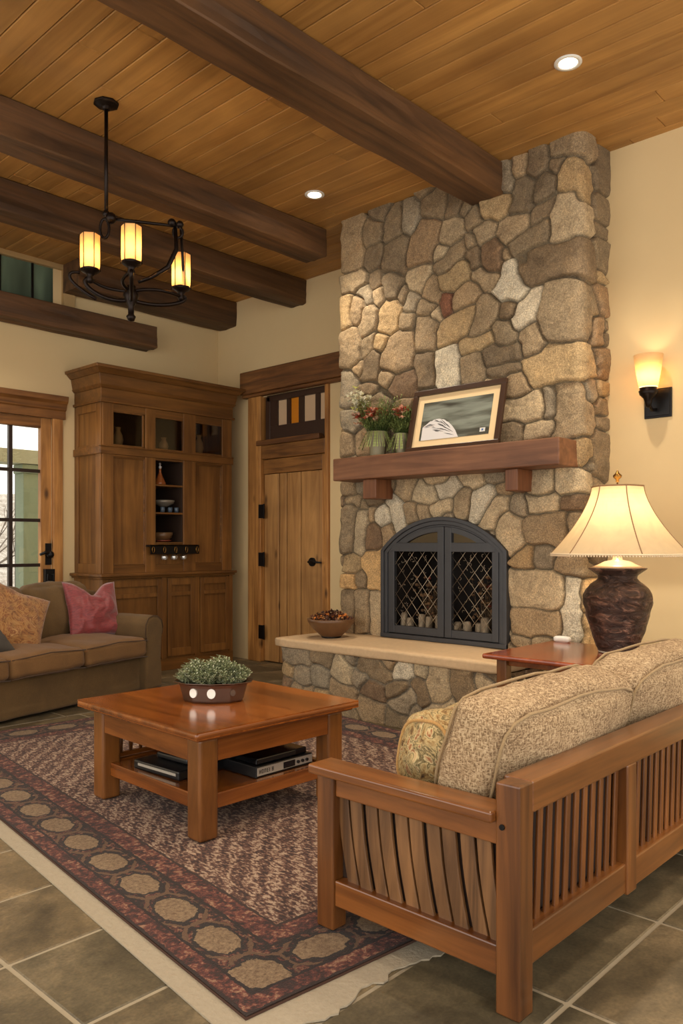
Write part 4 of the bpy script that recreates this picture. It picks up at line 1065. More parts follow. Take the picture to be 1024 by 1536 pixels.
# pillows on the sofa
redf = NT('red_silk'); v = redf.coord((3,3,14)); f = redf.noise(v, 6, 5, .6, 1.5); redf.color(redf.ramp(f, [(.3, srgb(104,32,36)), (.7, srgb(156,60,60))])); redf.set(Roughness=.42, Sheen_Weight=.5); redf.bump(f, .35, .006)
def on_sofa(lx, ly):
    c, s_ = math.cos(math.radians(14)), math.sin(math.radians(14)); return (4.08+lx*c-ly*s_, 5.96+lx*s_+ly*c)
p = on_sofa(-.39, .40)
rp = thing('red_pillow', 'dark red silk scatter cushion with a chopped top at the right end of the sofa', 'cushion', (p[0], p[1], .492), math.radians(2))
ob = MB().pillow(.52, .50, .17, dent=.115, seed=4, wrinkle=.035).build('cushion_body', redf.m, rp); ob.rotation_euler = (math.radians(-20), math.radians(2), 0)
pz = NT('paisley_cloth'); v = pz.coord(); n_ = pz.noise(v, 9, 4, .6, 2.5); vo = pz.n('TexVoronoi', Scale=16.0); pz.l(v, vo.inputs['Vector'])
c = pz.ramp(n_, [(.32, srgb(84,46,22)), (.42, srgb(146,98,50)), (.5, srgb(164,124,72)), (.56, srgb(120,66,32)), (.7, srgb(190,152,96))]); c = pz.mix(.5, c, pz.ramp(vo.outputs['Distance'], [(.1,(.55,.5,.45)),(.5,(1.2,1.15,1.1))]), 'MULTIPLY'); pz.color(c); pz.set(Roughness=.85, Sheen_Weight=.3); pz.bump(n_, .25, .005)
p = on_sofa(-1.36, .36)
pp_ = thing('patterned_pillow', 'brown and gold patterned scatter cushion leaning on the sofa back at left', 'cushion', (p[0], p[1], .495), math.radians(-6))
ob = MB().pillow(.56, .56, .17, dent=.02, seed=11, wrinkle=.02).build('cushion_body', pz.m, pp_); ob.rotation_euler = (math.radians(-30), math.radians(24), 0)
p = on_sofa(-1.62, .22)
dp = thing('dark_pillow', 'small dark grey cushion lying at the far left edge beside the patterned one', 'cushion', (p[0], p[1], .50), 0)
ob = MB().pillow(.44, .34, .15, seed=15).build('cushion_body', fabric('dark_grey_cloth', srgb(62,56,48), .15, 8), dp); ob.rotation_euler = (math.radians(-62), 0, 0)
# ------------------------------------------------------------ rug
RO = Vector((1.40, 1.66, 0)); RA = -math.radians(6.5); RWx, RLy = 2.64, 3.85
rug = thing('rug', 'red and brown oriental rug with a border of tan medallions under the coffee table', 'rug', (RO.x, RO.y, .006), RA)
t = NT('rug_pile'); tc = t.coord(); sep = t.n('SeparateXYZ'); t.l(tc, sep.inputs[0]); X_, Y_ = sep.outputs[0], sep.outputs[1]
wob = t.noise(tc, 30, 3); wv = t.math('MULTIPLY', t.math('SUBTRACT', wob, .5), .022)
ex = t.math('MINIMUM', X_, t.math('SUBTRACT', RWx, X_)); ey = t.math('MINIMUM', Y_, t.math('SUBTRACT', RLy, Y_))
e = t.math('ADD', t.math('MINIMUM', ex, ey), wv)
fine = t.noise(tc, 70, 4, .7); med = t.noise(tc, 26, 4, .65, .6)
dark, redc, tan, crm = srgb(50,36,28), srgb(136,62,46), srgb(176,148,112), srgb(204,178,146)
# field: flecked diagonal rows
rot = t.n('Mapping'); rot.inputs['Rotation'].default_value = (0,0,math.radians(38)); t.l(tc, rot.inputs['Vector'])
w1_ = t.n('TexWave', Scale=3.6, Distortion=5.0, Detail=3.0); w1_.inputs['Detail Scale'].default_value = 3; t.l(rot.outputs[0], w1_.inputs['Vector'])
sc_ = t.n('Mapping'); sc_.inputs['Scale'].default_value = (1, .45, 1); t.l(tc, sc_.inputs['Vector'])
fl = t.noise(sc_.outputs[0], 80, 4, .65)
ff = t.math('ADD', t.math('MULTIPLY', w1_.outputs['Fac'], .10), fl)
field = t.ramp(ff, [(.43, srgb(58,38,31)), (.51, srgb(98,62,50)), (.58, srgb(142,106,86)), (.65, srgb(206,182,156))])
fred = t.ramp(t.math('ADD', med, t.math('MULTIPLY', t.math('SUBTRACT', fine, .5), .6)), [(.40, srgb(58,36,30)), (.50, srgb(104,54,44)), (.57, srgb(134,74,58)), (.65, srgb(176,138,108))])
fdark = t.ramp(t.math('ADD', med, t.math('MULTIPLY', t.math('SUBTRACT', fine, .5), .5)), [(.46, srgb(42,31,26)), (.54, srgb(70,44,35)), (.59, srgb(118,58,46)), (.66, srgb(150,120,92))])
# medallions along the four sides
def frac_c(a, per):   # distance to nearest multiple centre
    return t.math('SUBTRACT', t.math('MODULO', t.math('ADD', a, per*10), per), per/2)
px_ = frac_c(X_, RWx/10); py_ = frac_c(Y_, RLy/14)
def med_d(along, across, half):
    u = t.math('DIVIDE', t.math('ABSOLUTE', along), half); v_ = t.math('DIVIDE', t.math('ABSOLUTE', t.math('SUBTRACT', across, .165)), .062)
    # octagon metric
    m = t.math('MAXIMUM', u, v_); s2 = t.math('MULTIPLY', t.math('ADD', u, v_), .70); return t.math('MAXIMUM', m, s2)
dl = med_d(py_, ex, .095); dw = med_d(px_, ey, .095)
inx = t.math('LESS_THAN', ex, .25); iny = t.math('LESS_THAN', ey, .25)
dm = t.math('MINIMUM', t.math('ADD', dl, t.math('MULTIPLY', t.math('SUBTRACT', 1, inx), 9)), t.math('ADD', dw, t.math('MULTIPLY', t.math('SUBTRACT', 1, iny), 9)))
dm = t.math('ADD', dm, t.math('MULTIPLY', t.math('SUBTRACT', med, .5), .5))
medcol = t.mix(t.ramp(fine, [(.35,(0,0,0)),(.65,(1,1,1))]), srgb(126,101,74), srgb(172,148,114))
ringc = t.mix(t.math('GREATER_THAN', dm, 1.16), (.03,.02,.015), fdark)
small = t.math('LESS_THAN', t.math('ABSOLUTE', t.math('SUBTRACT', dm, 1.42)), .10); ringc = t.mix(small, ringc, srgb(116,88,64))
bandm = t.mix(t.math('LESS_THAN', dm, 1.0), ringc, medcol)
col = field
def layer(limit, c): 
    global col
    col = t.mix(t.math('LESS_THAN', e, limit), col, c)
layer(.372, srgb(60,40,30)); layer(.36, fred); layer(.275, srgb(46,32,24)); layer(.262, bandm); layer(.082, srgb(44,30,24)); layer(.070, fred); layer(.012, srgb(52,34,26))
col = t.mix(.55, col, t.ramp(t.noise(tc, 190, 2), [(.3,(.6,.6,.6)),(.7,(1.4,1.4,1.4))]), 'MULTIPLY')
col = t.mix(1.0, col, (.60,.57,.55), 'MULTIPLY'); t.color(col); t.set(Roughness=.95, Sheen_Weight=.05); t.bump(t.noise(tc, 220, 3), .6, .006)
mb = MB().grid(lambda u, v: Vector((u*RWx, v*RLy, .0115+.002*mnoise.noise(Vector((u*9, v*12, 0))))), 60, 80)
mb.build('pile', t.m, rug)
MB().box(0, RWx, 0, RLy, 0, .008).build('backing', plain('rug_edge', srgb(70,46,34), .95), rug)
felt = plain('cream_felt', srgb(160,148,126), .95, nz=.12, nscale=60, bump=.4)
pad = thing('rug_underlay', 'cream underlay showing along the front and left edges of the oriental rug', 'underlay', (RO.x, RO.y, 0), RA)
n = 90; out = []
for i in range(n+1):   # front edge, ragged
    x_ = -.075 + i/n*2.0; out.append((x_, -.10-.05*mnoise.noise(Vector((x_*3, 1, 0)))-.035*mnoise.noise(Vector((x_*13, 4, 0)))-.012*mnoise.noise(Vector((x_*40, 7, 0)))))
poly = out + [(1.92, .3), (.3, .3), (.3, RLy-.1), (-.065, RLy-.1)]
MB().prism(poly, 'z', .0005, .0055).build('felt', felt, pad)
# ------------------------------------------------------------ coffee table
TX0, TY0, TX1, TY1, TZ = 2.02, 2.68, 3.00, 3.71, .51
ct = thing('coffee_table', 'low square amber wood coffee table with open lower shelf on the rug', 'coffee table', ((TX0+TX1)/2, (TY0+TY1)/2, .02), math.radians(-1.5)); w, l = (TX1-TX0)/2, (TY1-TY0)/2; tz = TZ-.02
mb = MB()
for i in range(6): mb.box(-w+.12+(2*w-.24)*i/6, -w+.12+(2*w-.24)*(i+1)/6, -l+.0, l, tz-.034, tz)
mb.box(-w, -w+.12, -l, l, tz-.034, tz).box(w-.12, w, -l, l, tz-.034, tz)
bm = mb.bm
mb.build('table_top', M['tab_top'], ct)
MB().box(-w-.004, w+.004, -l-.004, l+.004, tz-.032, tz-.002).build('top_edge', M['tab_x'], ct, bevel=.013, seg=3)
MB().box(-w+.02, w-.02, -l+.02, l-.02, tz-.048, tz-.032).build('under_moulding', M['tab_x'], ct, bevel=.006)
lg = .10; ins = .055
for sx in (-1, 1):
    for sy in (-1, 1):
        x_ = sx*(w-ins-lg/2); y_ = sy*(l-ins-lg/2)
        MB().box(x_-lg/2, x_+lg/2, y_-lg/2, y_+lg/2, 0, tz-.048).build('leg', M['tab_z'], ct, bevel=.014, seg=3)
a0, a1 = w-ins-.02, l-ins-.02; az = tz-.155
for sx in (-1, 1): MB().box(sx*a0-.0125, sx*a0+.0125, -l+ins+lg, l-ins-lg, az, tz-.048).build('apron', M['tab_y'], ct, bevel=.003)
for sy in (-1, 1): MB().box(-w+ins+lg, w-ins-lg, sy*a1-.0125, sy*a1+.0125, az, tz-.048).build('apron', M['tab_x'], ct, bevel=.003)
MB().box(-w+.10, w-.10, -l+.10, l-.10, .155, .175).build('lower_shelf', M['tab_y'], ct, bevel=.003)
for sx in (-1, 1): MB().box(sx*(w-.115)-.02, sx*(w-.115)+.02, -l+ins+lg, l-ins-lg, .115, .182).build('shelf_rail', M['tab_y'], ct, bevel=.004)
for sy in (-1, 1): MB().box(-w+ins+lg, w-ins-lg, sy*(l-.115)-.02, sy*(l-.115)+.02, .115, .182).build('shelf_rail', M['tab_x'], ct, bevel=.004)
# gallery of spindles on the far side, centre post on the right
MB().box(-w+ins+lg, w-ins-lg, a1-.012, a1+.012, .178, .200).build('gallery_rail', M['tab_x'], ct, bevel=.003)
for i in range(11):
    x_ = -w+ins+lg+.045+(2*(w-ins-lg)-.09)*i/10
    MB().tube([(x_, a1, .20), (x_, a1, .25), (x_, a1, az+.002)], [.009,.012,.009], 8).build('spindle', M['slat_d'], ct)
MB().box(a0-.02, a0+.02, -.02, .03, .182, az).build('centre_post', M['tab_z'], ct, bevel=.003)
# planter
def rotp(x, y): 
    return (ct.location.x + x*math.cos(math.radians(-1.5)) - y*math.sin(math.radians(-1.5)), ct.location.y + x*math.sin(math.radians(-1.5)) + y*math.cos(math.radians(-1.5)))
plp = (2.49, 3.20); VA = -math.radians(47)+math.radians(0)
pn = thing('planter', 'dark metal oval planter with modelled white highlights in the middle of the coffee table', 'planter', (plp[0], plp[1], TZ+.001), VA)
pm_ = plain('dark_pewter', srgb(116,102,92), .25, .9, nz=.2, nscale=10)
MB().lathe([(.148,0),(.155,.01),(.172,.075),(.178,.09),(.205,.098),(.205,.102),(.17,.096),(.16,.06),(0,.05)], seg=10, sx=1, sy=.66, smooth=False, rot=.31).build('bowl_body', pm_, pn, bevel=.003)
lite = plain('painted_highlight', srgb(236,232,222), .12, .1, Coat_Weight=1.0)  # white ovals below stand in for reflections on the metal
for k, sc in ((-.085, 1.0), (.005, 1.05), (.105, .7)):
    yy = -.66*math.sqrt(max(0, .158**2-k*k))-.004
    nr = Vector((k*.45, yy, 0)).normalized(); tg = Vector((-nr.y, nr.x, 0))
    mb = MB(); vs = []
    for a in np.linspace(0, 2*PI, 17)[:-1]: vs.append(mb.bm.verts.new(Vector((k, yy, .052)) + nr*.006 + tg*math.cos(a)*.02*sc + Vector((0,0,math.sin(a)*.023*sc))))
    mb.face(vs); r_ = bmesh.ops.extrude_face_region(mb.bm, geom=mb.bm.faces[:]); bmesh.ops.translate(mb.bm, verts=[g_ for g_ in r_['geom'] if isinstance(g_, bmesh.types.BMVert)], vec=-nr*.008)
    mb.build('highlight_oval', lite if sc > .8 else pm_, pn)
r2 = random.Random(12); mb = MB(); ms = MB(); 
lfm = NT('sage_foliage'); g_ = lfm.n('NewGeometry'); lfm.color(lfm.ramp(g_.outputs['Random Per Island'], [(0, srgb(104,116,74)), (.4, srgb(150,160,118)), (.8, srgb(186,192,158)), (1, srgb(214,218,196))])); lfm.set(Roughness=.7)
for i in range(520):
    a = r2.uniform(0, 2*PI); q = r2.random()**.5; x_ = math.cos(a)*q*.19; y_ = math.sin(a)*q*.12
    top = .085 + .125*math.sqrt(max(0, 1-q*q*.92))*r2.uniform(.75, 1.12) + .01*math.sin(x_*40)
    base = Vector((x_*.55, y_*.55, .06)); tip = Vector((x_*1.05, y_*1.05, top)); md = base.lerp(tip, .6)+Vector((0,0,.02))
    ms.tube([base, md, tip], .0014, 3)
    for k in range(13):
        q_ = base.lerp(tip, .45+.55*k/13); an = k*2.4
        mb.leaf(q_, (math.cos(an), math.sin(an), .55), r2.uniform(.013,.022), .0075)
ms.build('stems', plain('sage_stem', srgb(96,100,66), .8), pn)['kind'] = 'stuff'; mb.build('foliage', lfm.m, pn)['kind'] = 'stuff'
# media devices on the lower shelf
blk = plain('black_plastic', srgb(24,23,24), .3); silver = plain('silver_front', srgb(196,190,178), .3, .5)
sz = .02+.176
dv = thing('media_box', 'flat black box with a silver front strip at the left of the table shelf', 'electronics', (2.36, 3.22, sz), math.radians(3))
MB().box(-.19,.19,-.15,.20,.0,.045).build('body', blk, dv, bevel=.008)
MB().box(-.193,-.189,-.13,.16,.022,.034).build('front_strip', silver, dv)
MB().box(-.10,.16,-.10,.14,.0455,.075).build('lid', blk, dv, bevel=.010)
dv = thing('media_player', 'black player with a lettered silver front at the right of the table shelf', 'electronics', (2.62, 2.93, sz), math.radians(0))
MB().box(-.17,.20,-.10,.16,0,.055).build('body', blk, dv, bevel=.005)
MB().box(-.15,.18,-.08,.14,.055,.085).build('upper_body', plain('black_glossy', srgb(18,18,20), .1), dv, bevel=.006)
MB().box(-.165,.195,-.104,-.100,.012,.05).build('front_panel', silver, dv)
mb = MB()
for i, g_ in enumerate('HONEIB'):
    x_ = -.155+i*.016; z0_, z1_ = .022, .040
    segs = {'H': 'lrm', 'O': 'lrtb', 'N': 'lrt', 'E': 'ltbm', 'I': 'l', 'B': 'lrtbm'}[g_]; W_ = .010
    if 'l' in segs: mb.box(x_, x_+.002, -.1055,-.104, z0_, z1_)
    if 'r' in segs: mb.box(x_+W_-.002, x_+W_, -.1055,-.104, z0_, z1_)
    if 't' in segs: mb.box(x_, x_+W_, -.1055,-.104, z1_-.002, z1_)
    if 'b' in segs: mb.box(x_, x_+W_, -.1055,-.104, z0_, z0_+.002)
    if 'm' in segs: mb.box(x_, x_+W_, -.1055,-.104, .030, .032)
mb.build('lettering', M['black'], dv)
MB().box(.0,.075,-.1065,-.104,.016,.046).build('display', plain('display_black', srgb(10,12,20), .1), dv)
mb = MB()
for k in range(3): mb.tube([(.095+k*.03,-.104,.031),(.095+k*.03,-.112,.031)], .008, 12)
mb.build('knobs', blk, dv)
# ------------------------------------------------------------ slatted loveseat
M['mis_in'] = plain('slat_gap_shade', srgb(44,26,14), .8)  # near-black standing in for the shade between the slats
LX0, LX1, LYB, LYF = 1.90, 3.92, 1.115, 1.886; PT = .075
ls = thing('loveseat', 'mission style slatted wooden loveseat seen from behind at lower right', 'loveseat', ((LX0+LX1)/2, (LYB+LYF)/2, 0)); o = ls.location
zb_ = .640
posts = [LX0, 2.60, 3.28, LX1-PT]
for i, x_ in enumerate(posts):
    z0_, z1_ = (0, zb_) if i in (0, 3) else (.12, zb_-.085)
    MB().box(x_, x_+PT, LYB, LYB+PT, z0_, z1_).build('back_post' if i in (0,3) else 'middle_post', M['mis_z'], ls, bevel=.005, off=o)
MB().box(LX0+PT, LX1-PT, LYB+.002, LYB+PT+.02, zb_-.09, zb_).build('top_back_rail', M['mis_x'], ls, bevel=.006, off=o)
MB().box(LX0+PT, LX1-PT, LYB+.008, LYB+.055, .125, .225).build('bottom_back_rail', M['mis_x'], ls, bevel=.006, off=o)
for a, b in zip(posts, posts[1:]):
    n_ = 11; s0 = a+PT; s1 = b
    for k in range(n_):
        x_ = s0 + (s1-s0)*(k+.5)/n_
        mb = MB(); mb.obox((x_+.004, LYB+.035, .39), (.028, .010, .345), Matrix.Rotation(math.radians(4.0), 3, 'Y')); mb.build('back_slat', M['slat_d'], ls, bevel=.003, off=o)
for xs, sg in ((LX0, 1), (LX1-PT, -1)):
    MB().box(xs, xs+.067, LYF-PT, LYF, .019 if sg > 0 else 0, .528).build('front_post', M['mis_z'], ls, bevel=.006, off=o)
    MB().box(xs-.022, xs+.092, LYB+PT, LYF+.022, .528, .560).build('arm_cap', M['mis_y'], ls, bevel=.007, seg=3, off=o)
    MB().box(xs+.012, xs+.055, LYB+PT, LYF-PT, .462, .527).build('upper_arm_rail', M['mis_y'], ls, bevel=.004, off=o)
    MB().box(xs+.008, xs+.060, LYB+PT, LYF-PT, .100, .185).build('lower_arm_rail', M['mis_y'], ls, bevel=.005, off=o)
    n_ = 10
    for k in range(n_):
        yb2 = LYB+PT+.03 + (LYF-LYB-2*PT-.07)*k/(n_-1)
        mb = MB(); segs_ = 8; A_ = []
        top_, bot_ = (yb2+.028, .475), (yb2-.022, .178)
        mid_off = .008
        for i in range(segs_+1):
            t_ = i/segs_; yc = bot_[0]+(top_[0]-bot_[0])*t_ + mid_off*math.sin(PI*t_); zc = bot_[1]+(top_[1]-bot_[1])*t_
            A_.append([mb.bm.verts.new((xs+.034+dx*.0065+(.006 if k % 2 else 0), yc+dy*.0245, zc)) for dx, dy in ((-1,-1),(1,-1),(1,1),(-1,1))])
        for P_, Q_ in zip(A_, A_[1:]):
            for j in range(4): mb.face([P_[j], P_[(j+1)%4], Q_[(j+1)%4], Q_[j]])
        mb.face(A_[0][::-1]); mb.face(A_[-1])
        mb.build('arm_slat', M['slat'], ls, bevel=.003, off=o)
MB().tube([(LX0-.001, LYB+.052, .52), (LX0-.006, LYB+.052, .52)], .008, 12).build('dark_bolt', M['black'], ls, off=o)
MB().box(LX0+.067, LX1-.067, LYF-.06, LYF-.02, .20, .29).build('front_rail', M['mis_x'], ls, bevel=.005, off=o)
MB().box(LX0+.06, LX1-.06, LYB+PT, LYF-.06, .24, .27).build('seat_deck', M['mis_x'], ls, off=o)
for i, (a, b) in enumerate(((LX0+.075, 2.905), (2.915, LX1-.08))):
    MB().softbox(((a+b)/2, (LYB+PT+LYF+.05)/2, .345), (b-a, LYF+.05-LYB-PT-.01, .145), r=.05, bulge=(0,0,.03), n=16, wrinkle=.005, seed=i).build('seat_cushion', M['cream'], ls, off=o)
for xs in (LX0+.050, LX1-.056): MB().box(xs, xs+.006, LYB+PT, LYF-PT, .17, .50).build('arm_gap_shade', M['mis_in'], ls, off=o)  # added sheets, here and along the back, that darken the slat gaps
MB().box(LX0+PT, LX1-PT, LYB+.062, LYB+.068, .20, .56).build('back_gap_shade', M['mis_in'], ls, off=o)
# woven back cushions
wvn = NT('oatmeal_weave'); v = wvn.coord()
na = wvn.noise(wvn.coord((75,75,230)), 1.0, 2, .5); nb = wvn.noise(wvn.coord((230,230,70)), 1.0, 2, .5)
h = wvn.math('MAXIMUM', na, nb); nn = wvn.noise(v, 6, 3)
cc_ = wvn.ramp(wvn.math('ADD', h, wvn.math('MULTIPLY', wvn.math('SUBTRACT', nn, .5), .15)), [(.44, srgb(116,92,65)), (.55, srgb(162,136,102)), (.68, srgb(194,170,134))]); wvn.color(cc_); wvn.set(Roughness=.95); wvn.bump(h, .9, .005)
wpip = fabric('woven_piping', srgb(150,126,90), .1)
def back_cushion(name, label, x0, x1, seed, dz=0):
    w_, d_, h_ = x1-x0, .20, .375; ln = math.radians(17)
    t_ = thing(name, label, 'cushion', ((x0+x1)/2, 1.42, .425), 0, 'oatmeal woven back cushions')
    # local box: y depth, z up, leaning back towards -y
    sub = Matrix.Rotation(ln, 3, 'X'); ctr = sub @ Vector((0, 0, h_/2)) + Vector((0, 0, .03+dz))
    b_ = MB().softbox(ctr, (w_, d_, h_), r=.05, bulge=(.012,.05,.03), n=22, wrinkle=.016, M=sub, seed=seed).build('cushion_body', wvn.m, t_)
    for sy in (-1, 1):
        pts = []
        hw, hh, yy = w_/2-.012, h_/2-.012, sy*(d_/2-.004)
        for a, b in ((-1,-1),(1,-1),(1,1),(-1,1)):
            nx = {(-1,-1):(1,-1),(1,-1):(1,1),(1,1):(-1,1),(-1,1):(-1,-1)}[(a,b)]
            for k in range(8):
                u = a+(nx[0]-a)*k/8; v_ = b+(nx[1]-b)*k/8
                r_ = (abs(u)**8+abs(v_)**8)**(-1/8) if (abs(u) > .0 or abs(v_) > 0) else 1
                u2, v2 = u*r_, v_*r_
                p_ = Vector((hw*u2, yy, hh*v2)); 
                if abs(v_) == 1 or abs(v2) > .95: p_.z += .03*(1-u2*u2)*np.sign(v2)*.55
                p_ += Vector(mnoise.noise_vector(p_*5+Vector((seed, seed*2, 0))))*.016
                pts.append(sub @ p_ + ctr)
        MB().tube(pts, .0055, 6, closed=True).build('piping', wpip, b_)
    return t_
back_cushion('back_cushion', 'nearer oatmeal woven back cushion, beside the floral bolster on the loveseat', 2.02, 2.93, 3)
back_cushion('back_cushion', 'farther oatmeal woven back cushion at the right edge, below the lamp', 2.94, 3.86, 8, .02)
# floral bolster
fl_ = NT('floral_tapestry'); v = fl_.coord(); n1 = fl_.noise(v, 7, 4, .6, 3.2); vo = fl_.n('TexVoronoi', Scale=18.0); fl_.l(v, vo.inputs['Vector']); n2 = fl_.noise(v, 24, 4, .6, 1.0)
c = fl_.ramp(n1, [(.30, srgb(60,42,26)), (.38, srgb(140,108,62)), (.46, srgb(186,164,116)), (.50, srgb(92,78,44)), (.55, srgb(196,176,130)), (.62, srgb(134,74,40)), (.72, srgb(170,140,92))])
c = fl_.mix(.6, c, fl_.ramp(n2, [(.38,(.45,.4,.35)),(.52,(1.05,1.05,1.0)),(.7,(1.35,1.3,1.2))]), 'MULTIPLY'); fl_.color(c); fl_.set(Roughness=.85); fl_.bump(n2, .3, .005)
bs = thing('bolster_cushion', 'floral tapestry bolster pillow at the near end of the loveseat seat', 'cushion', (2.06, 1.60, .44), 0)
mb = MB()
def bfn(u, v_):
    a = 2*PI*u; x_ = v_*.72; en = min(1, x_/.10, (.72-x_)/.10); r_ = .145*(1-(1-max(0, en))**2.4*.55) if 0 < v_ < 1 else .145*.45
    sq = (abs(math.cos(a))**2.6+abs(math.sin(a))**2.6)**(-1/2.6)
    p_ = Vector((x_+.035*(1-max(0,en)), math.cos(a)*r_*sq*.95, math.sin(a)*r_*sq+.142))
    if v_ in (0, 1): p_ = Vector((x_, math.cos(a)*.001, .142))
    return p_ + Vector(mnoise.noise_vector(p_*7))*.018*(0 if v_ in (0,1) else 1)
V = [[None]*25 for _ in range(40)]
vs_ = [0, .0001] + [k/22 for k in range(1, 22)] + [.9999, 1]
mb.grid(lambda u, v_: bfn(u, vs_[min(24, int(round(v_*24)))]), 40, 24, closed_u=True)
mb.build('bolster_body', fl_.m, bs)
mb = MB(); mb.tube([bfn(k/40, 1.4/22) for k in range(40)], .006, 6, closed=True)
mb.build('piping', fabric('gold_piping', srgb(176,136,80), .1), bs)
# ------------------------------------------------------------ end table
EX0, EX1, EY0, EY1, EZ = 4.03, 4.90, 1.62, 2.62, .645
et = thing('end_table', 'red-brown wooden end table carrying the lamp beside the stone hearth', 'end table', ((EX0+EX1)/2, (EY0+EY1)/2, 0)); o = et.location
MB().box(EX0, EX1, EY0, EY1, EZ-.03, EZ).build('table_top', M['cherry'], et, bevel=.012, seg=3, off=o)
MB().box(EX0+.09, EX1-.09, EY0+.09, EY1-.10, EZ-.07, EZ-.03).build('apron', M['tab_x'], et, bevel=.003, off=o)
for x_ in (EX0+.06, EX1-.12):
    for y_ in (EY0+.06, EY1-.13): MB().box(x_, x_+.065, y_, y_+.065, 0, EZ-.03).build('leg', M['tab_z'], et, bevel=.006, off=o)
MB().box(EX0+.08, EX1-.08, EY0+.08, EY1-.09, .16, .185).build('lower_shelf', M['tab_x'], et, bevel=.003, off=o)
# small white rounded object
q = atX(842, 962, 4.84); 
ws = MB().softbox((0,0,.019), (.05,.115,.036), r=.015, n=10, bulge=(0,0,.004)).build('white_dish', M['white']); ws.location = (4.85, q.y, EZ+.001); tag(ws, 'small white rounded object at the back of the end table against the stones', 'ornament')
# ------------------------------------------------------------ table lamp
LMP = (4.62, 2.045, EZ+.001)
lp = thing('table_lamp', 'large lamp with dark urn base and cream bell shade on the end table', 'lamp', LMP)
urn = NT('dark_bronze_urn'); v = urn.coord((1,1,2.2)); f = urn.noise(v, 9, 6, .65, 1.6); urn.color(urn.ramp(f, [(.35, srgb(40,28,24)), (.55, srgb(80,58,48)), (.68, srgb(150,112,92))])); urn.set(Roughness=.3, Metallic=.35); urn.bump(f, 1.0, .03)
prof = [(.0,.0),(.105,0),(.112,.012),(.13,.06),(.158,.14),(.182,.22),(.196,.29),(.198,.335),(.185,.375),(.155,.41),(.125,.43),(.112,.445),(.115,.462),(.15,.488),(.168,.50),(.168,.507),(.12,.51),(0,.512)]
mb = MB(); P2 = []
for (a, b), (c, d) in zip(prof, prof[1:]):
    for k in range(4): P2.append((a+(c-a)*k/4, b+(d-b)*k/4))
P2.append(prof[-1]); mb.lathe(P2, seg=72)
for v_ in mb.bm.verts:
    r_ = math.hypot(v_.co.x, v_.co.y)
    if r_ > .09 and .03 < v_.co.z < .43: 
        k = 1+.035*mnoise.noise(Vector((v_.co.x*12, v_.co.y*12, v_.co.z*22)))+.02*mnoise.noise(v_.co*45); v_.co.x *= k; v_.co.y *= k
mb.build('urn_base', urn.m, lp)
MB().lathe([(.10,-.0),(.112,.003),(.112,.014),(.10,.018)], seg=40).build('foot_ring', plain('pale_foot_ring', srgb(186,176,158), .4), lp)
MB().lathe([(.16,.508),(.12,.522),(.075,.545),(.03,.555),(.02,.60),(.016,.66),(0,.66)], seg=40).build('cap', plain('marbled_cap', srgb(196,160,118), .3, nz=.3, nscale=30), lp)
shd = shade_mat('cream_silk_shade', srgb(244,226,190), trans=.55)
NS = 6; ph0 = math.radians(-47+8+22)
def shp(t_, ang):
    return (.150+.250*(t_**1.55)), (.995-.405*t_)
mb = MB()
def shfn(u, v_):
    k = u*NS; i = int(math.floor(k)) % NS; fr = k-math.floor(k); r_, z_ = shp(v_, 0)
    a0_, a1_ = ph0+2*PI*i/NS, ph0+2*PI*(i+1)/NS
    p0_ = Vector((math.cos(a0_)*r_, math.sin(a0_)*r_, z_)); p1_ = Vector((math.cos(a1_)*r_, math.sin(a1_)*r_, z_))
    p = p0_.lerp(p1_, fr); n_ = (p0_+p1_); n_.z = 0; n_.normalize(); return p + n_*r_*.06*math.sin(PI*fr)
mb.grid(shfn, NS*8, 16, smooth=False, closed_u=True)
sh = mb.build('lamp_shade', shd, lp); sh.modifiers.new('thickness', 'SOLIDIFY').thickness = .002
trimm = plain('brown_braid', srgb(142,108,72), .7)
for i in range(NS):
    MB().tube([shfn(i/NS, k/10)*1.0 for k in range(11)], .0032, 6).build('shade_rib', trimm, sh)
MB().tube([shfn(k/48, 0) for k in range(48)], .005, 6, closed=True).build('top_trim', trimm, sh)
mb = MB(); mb.tube([shfn(k/48, 1) for k in range(48)], .005, 6, closed=True)
for k in range(150): p_ = shfn(k/150, 1); mb.sphere(p_-Vector((0,0,.009)), .0052, 6)
mb.build('beaded_fringe', plain('pale_fringe', srgb(226,206,172), .7), sh)
MB().tube([(0,0,.66),(0,0,1.02)], .005, 8).lathe([(0,1.02),(.012,1.022),(.008,1.035),(.024,1.05),(.026,1.062),(.012,1.075),(.004,1.09),(0,1.095)], seg=16).build('finial', M['brass'], lp)
def bulb(parent, loc, e, col=(1,.74,.44), r=.03):
    l = bpy.data.lights.new('bulb', 'POINT'); l.energy = e; l.color = col; l.shadow_soft_size = r
    lo = bpy.data.objects.new('bulb', l); COL.objects.link(lo); lo.parent = parent; lo.location = loc; return lo
bulb(lp, (0,0,.80), 7.5, (1,.93,.82), .04)
